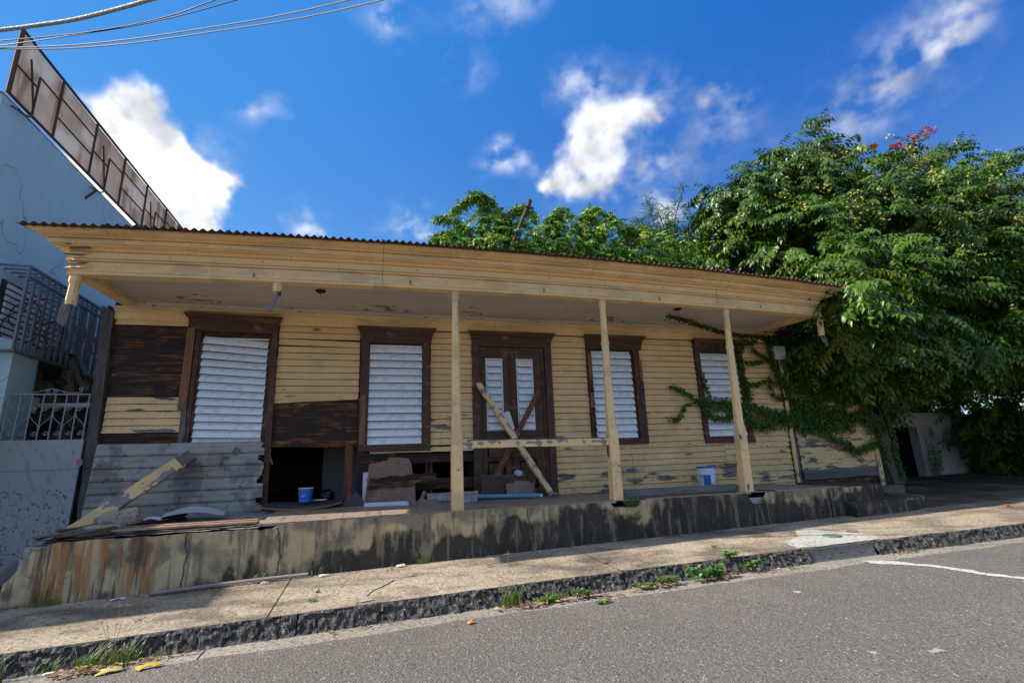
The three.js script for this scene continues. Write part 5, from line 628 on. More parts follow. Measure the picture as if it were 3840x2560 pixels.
// ---------------------------------------------------------------- odds and ends on the pavement
{
  single('fallen_pipe', tube([[-2.15, walkY(-2.1, .2) + .022, .26], [-1.6, -.595, .24], [-1.1, -.585, .21], [-.62, -.578, .20]], .022, 20, 8), flat(.27, .22, .19), 'long dusty grey pipe lying along the foot of the porch', 'pipe', [-1.4, -.6, .23]);
  single('thin_branch', tube([[-2.0, -.60, .34], [-1.5, -.588, .335], [-1.05, -.58, .33]], .006, 12, 5), flat(.2, .13, .09), 'thin dry stick beside the long dusty pipe', 'stick', [-1.5, -.6, .33]);
  const scrap = (x, z, w, l, m, label, y = null, cat = 'litter', a = 0) => single('litter_scrap', board([x - l / 2 * Math.cos(a), (y ?? walkY(x, z)) + .012, z - l / 2 * Math.sin(a)], [x + l / 2 * Math.cos(a), (y ?? walkY(x, z)) + (z > 2.5 ? .012 : .018), z + l / 2 * Math.sin(a)], w, z > 2.5 ? .002 : .004, [0, 1, z > 2.5 ? 0 : .15], { seg: 4, rough: w * .32, endL: l * .25, endR: l * .2, seed: Math.round(x * 91 + z * 37 + 900), bow: z > 2.5 ? 0 : .01 }), m, label, cat, [x, walkY(x, z), z]);
  const paper = flat(.62, .60, .56), brown = flat(.20, .09, .04), tan = flat(.40, .24, .13), org = flat(.55, .22, .06), yel = flat(.52, .36, .04);
  scrap(-.45, .27, .05, .13, paper, 'white paper scrap beside the right end of the dusty pipe'); scrap(.42, .22, .06, .12, paper, 'white paper scrap in the litter below the tiled porch edge'); scrap(-1.05, .32, .03, .10, paper, 'small white scrap in front of the dusty pipe'); scrap(2.15, .3, .03, .06, paper, 'tiny white scrap at the shadow line below the porch', null, 'litter', 1.2); scrap(-2.42, .3, .035, .16, paper, 'flat white strip at the foot of the rust stained porch end');
  scrap(2.64, 1.22, .05, .11, brown, 'brown curled leaf near the kerb joint', null, 'leaf'); scrap(1.39, .73, .04, .08, brown, 'brown leaf in the middle of the sunny sidewalk', null, 'leaf'); scrap(3.29, 1.11, .018, .20, org, 'orange strip bent on the sidewalk', null, 'litter'); scrap(6.3, 1.2, .04, .16, brown, 'dry bent pod on the right of the cement patch', null, 'pod', .6); scrap(.5, .75, .045, .08, tan, 'tan leaf on the sidewalk above the white mark', null, 'leaf'); scrap(2.4, 1.98, .045, .12, brown, 'dark brown leaf on the gutter strip', roadY(2.4, 1.98), 'leaf'); scrap(.9, 2.1, .04, .07, org, 'small orange leaf on the gutter edge', roadY(.9, 2.1), 'leaf');
  scrap(-1.52, 2.02, .055, .20, yel, 'bright yellow leaf in the gutter at lower left', roadY(-1.5, 2), 'leaf', -.25); scrap(-1.78, 1.98, .065, .17, flat(.42, .36, .12), 'dull olive yellow leaf beside the bright yellow one', roadY(-1.78, 2), 'leaf', -.2); scrap(-2.2, 1.86, .025, .11, paper, 'white stub of plastic in the gutter between two grass tufts', roadY(-2.2, 1.9), 'litter'); scrap(.50, -.06, .05, .10, yel, 'yellow leaf on the sunlit porch floor', .0, 'leaf'); scrap(3.5, 4.1, .05, .12, flat(.36, .33, .31), 'pale flattened scrap on the asphalt at lower right', roadY(3.5, 4.1) - .008); scrap(3.15, 3.95, .05, .06, flat(.33, .31, .29), 'small pale spot of litter on the asphalt', roadY(3.15, 3.95) - .008); scrap(3.9, 2.62, .05, .06, flat(.4, .42, .45), 'pale bluish scrap on the road beside the cement streak', roadY(3.9, 2.6) - .008);
  const fl = [[8.9, -.15, -.24, 'red fallen flower on the lower rounded step'], [7.87, .30, null, 'red fallen flower at the foot of the rounded step'], [10.4, .13, null, 'red fallen flower in the shade right of the steps'], [10.1, .81, null, 'red fallen flower on the shadow edge at the right'], [6.35, -.55, .012, 'red fallen flower on the porch floor right of the leaning post']];
  for (const [x, z, y, l] of fl) { const g = []; for (let k = 0; k < 5; k++) { const a = k * 1.257 + x; const q = board([x, 0, z], [x + .055 * Math.cos(a), .022, z + .055 * Math.sin(a)], .035, .004, [0, 1, 0], { seg: 2, rough: .004, endR: .012, seed: k + 3 }); g.push(q); } const yy = (y ?? walkY(x, z)) + .012; const m = mergeGeometries(g); m.translate(0, yy, 0); single('fallen_flower', m, flat(.62, .05, .015), l, 'flower', [x, yy - .01, z], 'fallen red flowers'); }
  // loose crumbs and leaf litter that nobody could count
  const pos = [], uv = [], col = []; const add = (x, y, z, s, c) => { const a = rnd() * 6.28, t = rr(-.5, .5), dx = Math.cos(a) * s, dz = Math.sin(a) * s, ex = -Math.sin(a) * s * .5, ez = Math.cos(a) * s * .5; const p = [[x - dx, y + .004, z - dz], [x + ex, y + .004 + Math.abs(t) * s, z + ez], [x + dx, y + .006, z + dz], [x - ex, y + .004, z - ez]]; for (const i of [0, 1, 2, 0, 2, 3]) { pos.push(...p[i]); uv.push(0, 0); col.push(...c); } };
  const LC = [[.24, .11, .045], [.34, .18, .08], [.15, .08, .04], [.42, .27, .14], [.08, .06, .05], [.45, .40, .34]];
  for (let i = 0; i < 900; i++) { const x = rr(-2.6, 8.5), d = Math.abs(rnd() + rnd() - 1) * .22; if (F2(x * 2.5, 4, 3) < .42) continue; add(x, walkY(x, .2), .16 + d, rr(.006, .022), LC[Math.floor(rnd() * 6)]); }
  for (let i = 0; i < 520; i++) { const x = rr(-3, 7); if (F2(x * 1.9 + 7, 8, 3) < .5) continue; const z = kerbZ(x) + .10 + Math.abs(rnd() + rnd() - 1) * .13; add(x, roadY(x, z), z, rr(.008, .03), LC[Math.floor(rnd() * 5)]); }
  for (let i = 0; i < 120; i++) { const x = rr(-2, 8), z = rr(.3, 1.55); add(x, walkY(x, z), z, rr(.004, .014), LC[Math.floor(rnd() * 5)]); }
  for (const [cx, cz, n] of [[-1.9, 1.90, 110], [1.50, 1.82, 90], [2.1, 1.82, 80], [2.88, 1.82, 90], [3.62, 1.83, 70]]) for (let i = 0; i < n; i++) { const x = cx + (rnd() + rnd() - 1) * .35, z = Math.max(kerbZ(x) + .09, cz + (rnd() + rnd() - 1) * .1); add(x, roadY(x, z) + .004 + rnd() * .03, z + .02, rr(.012, .038), LC[Math.floor(rnd() * 4)]); }
  const g = geoOf(pos, uv, col), m = new THREE.Mesh(g, new THREE.MeshStandardMaterial({ vertexColors: true, roughness: .95, side: THREE.DoubleSide })); m.name = 'leaf_litter'; m.castShadow = m.receiveShadow = true; scene.add(m); tag(m, 'brown leaf litter and crumbs along the kerb and the porch foot', 'litter', null, 'stuff');
}
// ---------------------------------------------------------------- plants
const leafMat = new THREE.MeshPhysicalMaterial({ color: new THREE.Color(1, 1, 1), roughness: .40, specularIntensity: .7, transmission: .38, thickness: 0, side: THREE.DoubleSide, vertexColors: true });
const GRN = () => { const k = rr(.75, 1.25), y = rnd(); return y < .10 ? [.16 * k, .21 * k, .007 * k] : [.066 * k, .142 * k, .004 * k]; };
// one leaf: folded along its midrib, four faces
function pushLeaf(pos, col, base, dir, nrm, L, w, c, droop = .25) {
  const d = dir.clone().normalize(), s = d.clone().cross(nrm).normalize(), n = s.clone().cross(d).normalize();
  const P = (a, b, h) => [base.x + d.x * a + s.x * b + n.x * h, base.y + d.y * a + s.y * b + n.y * h, base.z + d.z * a + s.z * b + n.z * h];
  const A = P(0, 0, 0), M1 = P(L * .42, 0, 0), B = P(L * .40, w / 2, w * .16), C = P(L * .40, -w / 2, w * .16), T = P(L, 0, -L * droop);
  for (const q of [A, B, M1, A, M1, C, M1, B, T, C, M1, T]) { pos.push(...q); col.push(...c); }
}
function leafGeo(pos, col) { const g = new THREE.BufferGeometry(); g.setAttribute('position', new THREE.Float32BufferAttribute(pos, 3)); g.setAttribute('color', new THREE.Float32BufferAttribute(col, 3)); g.setAttribute('uv', new THREE.Float32BufferAttribute(new Float32Array(pos.length / 3 * 2), 2)); g.computeVertexNormals(); return g; }
// a feathered spray about .4 m long with paired leaflets; white vertex colours, instances tint it
function sprayGeo(seed, len, pairs, ll, lw) {
  const r = rngOf(seed), pos = [], col = [];
  for (let k = 0; k <= pairs; k++) { const f = .18 + .82 * k / pairs, x = len * f, y = -len * .30 * f * f, b = V3(x, y, 0); if (k === pairs) { pushLeaf(pos, col, b, V3(1, -.7, 0), V3(0, 1, 0), ll, lw, [1, 1, 1]); continue; } for (const s of [1, -1]) { const c = .8 + .4 * r(); pushLeaf(pos, col, b, V3(.55 + .3 * r(), -.35 - .4 * r(), s * (.9 + .2 * r())), V3(-.2 + .4 * r(), 1, -.3 * s), ll * (.8 + .4 * r()), lw * (.85 + .3 * r()), [c, c, c]); } }
  for (let k = 0; k < 3; k++) { const f0 = k / 3, f1 = (k + 1) / 3, a = [len * f0, -len * .3 * f0 * f0, 0], b = [len * f1, -len * .3 * f1 * f1, 0]; pos.push(...a, ...b, a[0], a[1], .006, a[0], a[1], .006, ...b, b[0], b[1], .006); for (let i = 0; i < 6; i++) col.push(1.4, 1.1, .8); }
  return leafGeo(pos, col);
}
function crown(parent, name, geos, list, material) {      // list: [pos, dir, up, scale, colour]
  const b = parent.wBase, per = geos.map(() => []); list.forEach((q, i) => per[i % geos.length].push(q)); const m4 = new THREE.Matrix4();
  per.forEach((L, gi) => { if (!L.length) return; const im = new THREE.InstancedMesh(geos[gi], material, L.length); L.forEach((q, i) => { const X = q[1].clone().normalize(), Z = X.clone().cross(q[2]).normalize(), Y = Z.clone().cross(X); m4.makeBasis(X, Y, Z).scale(V3(q[3], q[3], q[3])).setPosition(q[0].x - b[0], q[0].y - b[1], q[0].z - b[2]); im.setMatrixAt(i, m4); im.setColorAt(i, new THREE.Color(...q[4])); }); im.name = name; im.castShadow = im.receiveShadow = true; im.userData = { kind: 'stuff' }; parent.add(im); });
}
function limb(pts, r0, r1, seg = 14, rad = 7) { const c = new THREE.CatmullRomCurve3(pts.map(p => V3(...p))), g = new THREE.TubeGeometry(c, seg, 1, rad).toNonIndexed(), p = g.attributes.position, N = seg; const cs = []; for (let i = 0; i <= 60; i++) cs.push(c.getPoint(i / 60)); for (let i = 0; i < p.count; i++) { const v = V3().fromBufferAttribute(p, i); let best = 1e9, bi = 0; for (let k = 0; k <= 60; k++) { const d = cs[k].distanceToSquared(v); if (d < best) { best = d; bi = k; } } const r = lerp(r0, r1, bi / 60); v.sub(cs[bi]).setLength(r).add(cs[bi]); p.setXYZ(i, v.x, v.y, v.z); } g.computeVertexNormals(); return g; }
const sprays = [1, 2, 3].map(s => sprayGeo(s, .40, 4, .15, .070)), sprig = [4, 5, 6].map(s => sprayGeo(s, .22, 4, .080, .052)), feather = [7, 8].map(s => sprayGeo(s, .26, 8, .032, .014));
const bark = flat(.16, .13, .10);
function shell(blobs, density, list, o = {}) {
  for (const [x, y, z, r, ry = r, rz = r] of blobs) {
    const n = Math.round(density * (r * ry + r * rz + ry * rz) / 3);
    for (let i = 0; i < n; i++) {
      const u = rr(-1, 1), a = rr(0, 6.283), q = Math.sqrt(1 - u * u), d = V3(q * Math.cos(a), u, q * Math.sin(a)), lump = .80 + .42 * F3(d.x * 2.1 + x, d.y * 2.1 + y, d.z * 2.1 + z, 3) , dep = 1 - .42 * Math.pow(rnd(), 2.2);
      const p = V3(x + d.x * r * lump * dep, y + d.y * ry * lump * dep, z + d.z * rz * lump * dep); if (o.keep && !o.keep(p)) continue;
      const dir = V3(d.x + rr(-.7, .7), d.y * .4 - .25 + rr(-.5, .4), d.z + rr(-.7, .7)), up = V3(d.x * .6 + rr(-.3, .3), 1, d.z * .6 + rr(-.3, .3));
      list.push([p, dir, up, rr(.75, 1.25) * (o.s || 1), (o.c || GRN)()]);
    }
  }
}
function clusters(blobs, density, list, o = {}) {       // leafy twigs hanging from the crown surface, gaps between them
  for (const [x, y, z, r, ry = r, rz = r] of blobs) {
    const n = Math.round(density * (r * ry + r * rz + ry * rz) / 3);
    for (let i = 0; i < n; i++) {
      const u = rr(-.95, 1), a = rr(0, 6.283), q = Math.sqrt(1 - u * u), d = V3(q * Math.cos(a), u, q * Math.sin(a)), lump = .78 + .45 * F3(d.x * 2.1 + x, d.y * 2.1 + y, d.z * 2.1 + z, 3);
      const c = V3(x + d.x * r * lump, y + d.y * ry * lump, z + d.z * rz * lump), col = GRN(), out = V3(d.x + rr(-.4, .4), d.y * .5 + rr(-.2, .35), d.z + rr(-.4, .4)).normalize(), len = rr(.4, .8), k = 7 + Math.floor(rnd() * 6);
      for (let j = 0; j < k; j++) { const f = j / k, p = c.clone().addScaledVector(out, (f - .6) * len).add(V3(rr(-.1, .1), -.25 * f * f + rr(-.08, .08), rr(-.1, .1))), m = rr(.85, 1.15); list.push([p, V3(out.x + rr(-.9, .9), out.y * .5 - .35 + rr(-.4, .3), out.z + rr(-.9, .9)), V3(d.x * .5 + rr(-.3, .3), 1, d.z * .5 + rr(-.3, .3)), rr(.7, 1.15), [col[0] * m, col[1] * m, col[2] * m]]); }
    }
  }
}
{ // big tree at the right
  const t = thing('flowering_tree', 'large glossy dark green flowering tree spilling over the right end of the house', 'tree', [13, -.5, -3]);
  const trunk = part('trunk', limb([[12.9, -.6, -3.1], [12.8, 1.2, -3.2], [13.1, 3.2, -2.9], [13.6, 5.2, -2.6]], .26, .12), bark, t);
  for (const [e, m] of [[[9.2, 5.8, -2.2], [11, 4.6, -2.8]], [[11, 7.8, -2.2], [12.2, 5.8, -2.7]], [[15.8, 7.6, -2], [14.4, 5.6, -2.4]], [[17.4, 5.6, -1.8], [15.2, 4.2, -2.6]], [[9.9, 3.6, -.9], [11.6, 3.6, -2]], [[14.6, 4.2, -.6], [13.8, 3.4, -1.8]]]) part('limb', limb([[13, 2.8, -2.9], m, e], .09, .02, 10, 5), bark, t);
  const blobs = [[8.9, 6.4, -2.5, 1.05, .95], [8.45, 6.75, -2.3, .7, .6], [9.4, 7.2, -2.3, .8, .7], [10.95, 8.1, -2.2, .85, 1.0], [10, 6.8, -2, 1.25], [12, 7.2, -2, 1.25, 1.1], [13.9, 7.45, -2, 1.3, 1.15], [15.9, 7.9, -2, 1.3, 1.2], [17.7, 7.75, -2, 1.25, 1.15], [19.4, 5.6, -2.4, 1.4], [8.35, 5.05, -2.7, 1.0, 1.0], [7.6, 4.65, -3.2, .8, .8], [9.6, 5.2, -1.6, 1.2], [11.4, 5.5, -1.3, 1.4], [13.4, 5.7, -1.2, 1.5], [15.4, 5.8, -1.3, 1.6], [17.4, 6, -1.5, 1.6], [9.25, 3.75, -.75, .85, .75], [8.35, 3.55, .35, .50, .42], [8.15, 3.2, .42, .36, .34], [8.35, 2.85, .3, .40, .40], [8.9, 2.7, .0, .5, .5], [8.9, 4.0, -.2, .7, .55], [11, 3.7, -.8, 1.15], [12.8, 3.5, -.8, 1.25], [14.8, 3.6, -.8, 1.35], [17, 3.7, -1, 1.6], [10.2, 2.65, -1.0, .7, .6], [11.6, 2.5, -1.2, .8, .6], [13.2, 2.7, -1.5, .95, .6], [15.2, 2.8, -1.8, 1.0, .6], [17.8, 1.9, -1.9, 1.4, 1.3], [18.2, .4, -2.4, 1.2, 1.0], [20, 3, -2, 1.6, 2.2], [14, 3.0, -.2, 1.0, .6], [16.5, 2.6, .2, 1.2, .8], [18.5, 3.2, .2, 1.4, 1.0], [17.2, .9, -1.6, .9, .9], [19, 1.2, -1.2, 1.3, 1.3], [13.6, 2.7, -3.2, .7, .45], [15.6, 2.6, -3.3, .9, .5], [11.4, .9, -3.2, .6, 1.2], [12.3, .5, -4.2, .6, 1.3], [9.3, 2.85, -1.25, .8, .35], [9.9, 2.75, -.85, .8, .5], [10.4, 2.5, -1.0, .7, .6], [9.3, 3.2, -.5, .7, .5], [9.0, 4.4, -.4, .7, .5], [10.2, 4.3, -.5, .9, .7], [9.4, 2.55, -1.15, .9, .35, .25], [8.9, 2.8, -1.2, .6, .3, .2], [10.15, 2.05, -1.2, .5, .4, .25], [16.5, .7, -3.0, .6, 1.1, .5]];
  blobs.push([9.5, 5, -3.6, 1.3], [11.5, 4.5, -3.8, 1.6], [14, 4.5, -3.8, 1.8], [17, 4.5, -3.8, 2], [11.9, 2.3, -3.4, 1.0, 1.2], [15, 3.2, -4.2, 1.3, .7], [18, 2.4, -3.9, 1.6], [14.6, 2.1, -5.3, 1.5, .9, .5], [17, 2.1, -5.3, 1.6, .9, .5], [12.9, 2.4, -5, 1.1, 1.1, .6]);
  const L = []; clusters(blobs, 38, L); crown(t, 'crown', sprays, L, leafMat);
  // leaves deeper inside the crown
  const I = []; for (const [x, y, z, r, ry = r] of blobs) for (let i = 0; i < 60 * r * r; i++) { const p = V3(x + rr(-.55, .55) * r, y + rr(-.55, .55) * ry, z + rr(-.6, .5) * r - .4); I.push([p, V3(rr(-1, 1), rr(-.6, .2), rr(-1, 1)), V3(rr(-.3, .3), 1, rr(-.3, .3)), rr(.8, 1.3), GRN()]); } crown(t, 'inner_leaves', sprays, I, leafMat);
  // round yellow seed clusters
  const sc = []; for (let i = 0; i < 60; i++) { const a = blobs[[4, 5, 6, 12, 12, 13, 14, 4, 5, 13, 12, 14, 7][Math.floor(rnd() * 13)]], u = rr(-.25, .75), th = rr(.2, 2.9), q = Math.sqrt(1 - u * u), ry = a[4] || a[3]; const c = V3(a[0] + a[3] * 1.12 * q * Math.cos(th), a[1] + ry * 1.1 * u, a[2] + a[3] * q * Math.sin(th) * 1.15 + .12), pos = [], col = []; const n = 8 + Math.floor(rnd() * 9); for (let k = 0; k < n; k++) { const p = c.clone().add(V3(rr(-.16, .16), rr(-.11, .11), rr(-.08, .1))); const kk = rr(.8, 1.15); pos.push(c.x, c.y, c.z, c.x + .006, c.y, c.z, p.x, p.y, p.z); for (let w = 0; w < 3; w++) col.push(.2, .18, .06); pushLeaf(pos, col, p, V3(rr(-1, 1), rr(-1, .3), rr(-.5, .6)), V3(rr(-.6, .3), .6, 1), .062, .058, [.50 * kk, .46 * kk, .045 * kk], .05); } part('seed_cluster', leafGeo(pos, col), leafMat, t); }
  // orange red flower heads, pods and bare twigs on the top
  for (const [x, y, s] of [[13.7, 8.52, .24], [14.3, 8.78, .27], [12.95, 8.12, .22], [12.15, 8.0, .09]]) { const pos = [], col = []; for (let k = 0; k < 46; k++) { const a = rr(0, 6.28), p = V3(x + rr(-.7, .7) * s, y + rr(-.35, .35) * s + .25 * (rnd()) * s, -1.2 + rr(-.5, .5) * s); const c = rnd() < .25 ? [.75, .22, .02] : [.72, .055 + .06 * rnd(), .012]; pushLeaf(pos, col, p, V3(Math.cos(a), rr(.1, 1), Math.sin(a)), V3(0, 1, .3), .10, .065, c, -.1); } part('flower_head', leafGeo(pos, col), leafMat, t); part('stalk', bar([x, y, -1.2], [x + .05, y - .7, -1.5], .012, 5), bark, t); }
  for (const [x, y, z, a] of [[11.35, 9.2, -2, .1], [11.45, 9.15, -2, -.18], [12.75, 8.95, -2, .25], [12.84, 8.95, -2, -.15], [11.7, 8.85, -2, 1.2]]) { const pos = [], col = []; pushLeaf(pos, col, V3(x, y - .16, z), V3(Math.sin(a), Math.cos(a), .1), V3(0, .2, 1), .36, .10, [.22, .13, .07], .1); pushLeaf(pos, col, V3(x + .02, y - .16, z), V3(Math.sin(a + .2), Math.cos(a), .2), V3(.4, .2, 1), .30, .08, [.16, .09, .05], .05); part('seed_pod', leafGeo(pos, col), leafMat, t); }
  part('twig', [tube([[12.6, 7.9, -2], [12.66, 8.4, -2], [12.8, 8.9, -2]], .02, 10, 5), tube([[12.68, 8.45, -2], [12.9, 8.6, -2], [13.08, 8.85, -2]], .012, 8, 5), tube([[12.66, 8.42, -2], [12.4, 8.42, -2], [12.2, 8.5, -2]], .012, 8, 5), tube([[11.1, 7.4, -1.9], [11.2, 8, -2], [11.3, 9.0, -2]], .022, 8, 5)], bark, t);
}
{ // creeper heap on the roof with arching runners
  const t = thing('roof_creeper', 'bright green creeper heap with arching shoots growing over the roof', 'creeper', [4.5, 4, -3.2]);
  const near = (x, y) => [x * .925, .554 + (y - .554) * .925];
  const blobs = [[1.75, 5.35, .6, .6], [2.5, 5.75, .65, .75], [3.3, 5.5, .6, .7], [4.1, 5.85, .6, .75], [4.9, 5.9, .65, .75], [5.7, 6.1, .65, .75], [6.5, 5.8, .65, .75], [7.3, 5.75, .7, .75], [8.1, 5.6, .7, .8], [2.2, 5.2, .8, .6], [3.3, 5.2, .9, .6], [4.5, 5.3, .9, .6], [5.8, 5.3, .9, .6], [7.0, 5.3, .9, .6], [8.2, 5.3, .8, .6], [3, 4.6, .9, .6], [5, 4.6, 1, .6], [7, 4.6, 1, .6]].map(([x, y, r, ry]) => [...near(x, y), -3.2, r, ry, .6]);
  const gc = () => { const k = rr(.7, 1.35); return rnd() < .2 ? [.33 * k, .40 * k, .024 * k] : [.15 * k, .31 * k, .018 * k]; };
  const L = []; shell(blobs, 620, L, { c: gc, s: 1.0, keep: p => p.y > 4.0 });
  const arcs = [[[2.3, 5.6], [2.55, 6.5], [2.35, 7.0], [2.0, 6.75], [1.75, 6.5]], [[2.3, 5.5], [2.0, 6.2], [1.6, 6.3], [1.35, 6.25]], [[2.2, 5.3], [1.7, 5.9], [1.4, 5.85], [1.25, 5.65]], [[3.1, 5.8], [3.0, 6.3], [3.35, 6.8], [3.7, 6.65]], [[3.0, 5.8], [3.25, 6.3], [3.6, 6.4]], [[4.3, 6], [4.2, 6.5], [4.5, 6.75], [4.7, 6.5]], [[5.0, 6.1], [5.2, 6.7], [5.5, 6.85], [5.6, 6.5]], [[5.7, 6.2], [5.9, 6.8], [6.2, 6.75]], [[2.5, 5.6], [2.7, 6.6], [2.5, 7.0], [2.35, 7.05]], [[6.3, 6], [6.5, 6.5], [6.7, 6.55]], [[1.6, 5.2], [1.35, 5.45], [1.15, 5.4]], [[2.6, 5.8], [2.9, 6.5], [2.75, 6.95], [2.4, 7.1], [2.05, 6.8]], [[3.4, 5.8], [3.2, 6.5], [3.5, 6.85], [3.85, 6.55]], [[4.5, 6], [4.35, 6.6], [4.6, 6.95], [4.9, 6.7]], [[5.3, 6.2], [5.25, 6.8], [5.6, 7.05], [5.9, 6.75]], [[6.6, 6.1], [6.9, 6.6], [7.15, 6.5]]];
  const st = []; for (const a of arcs) { const pts = a.map(q => { const [x, y] = near(q[0], q[1]); return [x, y, -3.1 + .1 * Math.sin(q[0] * 9)]; }); st.push(tube(pts, .012, 16, 4)); const c = new THREE.CatmullRomCurve3(pts.map(p => V3(...p))), n = Math.round(c.getLength() * 130); for (let i = 0; i < n; i++) { const f = rnd(), p = c.getPoint(f).add(V3(rr(-.05, .05), rr(-.06, .04), rr(-.05, .05))); L.push([p, V3(rr(-1, 1), rr(-.9, .2), rr(-.6, 1)), V3(rr(-.3, .3), 1, rr(-.2, .5)), rr(.6, 1.0) * (1 - .3 * f), gc()]); } }
  part('stem', [...st, limb([[5, 3.9, -3.2], [5, 4.6, -3.2], [4.6, 5.2, -3.2]], .05, .02), limb([[3, 3.9, -3.2], [2.8, 4.6, -3.2], [2.5, 5.4, -3.2]], .05, .02)], bark, t); crown(t, 'foliage', sprig, L, leafMat);
  // airy fine-leaved shrub behind it
  const t2 = thing('feathery_tree', 'airy fine leaved young tree rising behind the roof between creeper and big tree', 'tree', [8.2, 3.4, -4.8]);
  const tips = [[7.15, 7.6], [7.5, 7.2], [8.0, 7.5], [8.35, 8.05], [8.1, 7.0], [8.7, 7.2], [8.9, 6.9], [7.0, 7.0], [7.4, 6.6], [8.5, 6.4], [7.7, 6.8], [8.95, 6.3], [6.7, 6.9], [9.0, 6.0]]; const F = [], B = [limb([[8.1, 3.2, -4.9], [8.1, 4.4, -4.6], [8.0, 5.4, -4.3]], .06, .03)];
  for (const [x, y] of tips) { const pts = [[8.05, 4.6 + rnd() * .8, -4.4], [lerp(8.05, x, .5) + rr(-.1, .1), lerp(5.2, y, .55), -4.2 + rr(-.2, .2)], [x, y, -4.0 + rr(-.2, .2)]]; B.push(tube(pts, .012, 10, 4)); const c = new THREE.CatmullRomCurve3(pts.map(p => V3(...p))); for (let i = 0; i < 190; i++) { const f = .15 + .85 * rnd(), p = c.getPoint(f).add(V3(rr(-.12, .12), rr(-.1, .1), rr(-.12, .12))); F.push([p, V3(rr(-1, 1), rr(-.3, .8), rr(-1, 1)), V3(0, 1, rr(-.4, .4)), rr(.7, 1.2), [.10, .23 * rr(.8, 1.2), .03]]); } }
  part('trunk', B, bark, t2); crown(t2, 'crown', feather, F, leafMat);
  const g = []; for (let k = 0; k < 9; k++) g.push(bar([1.42 + k * .02, 4.6 + k * .03, -3.4], [1.40 + k * .03 + rr(-.05, .05), 5.0 + rr(-.05, .2), -3.4 + rr(-.05, .05)], .008, 4, .002)); single('dry_grass', g, flat(.5, .36, .2), 'dry straw coloured grass head at the left end of the roof creeper', 'grass', [1.5, 4.5, -3.4]);
}
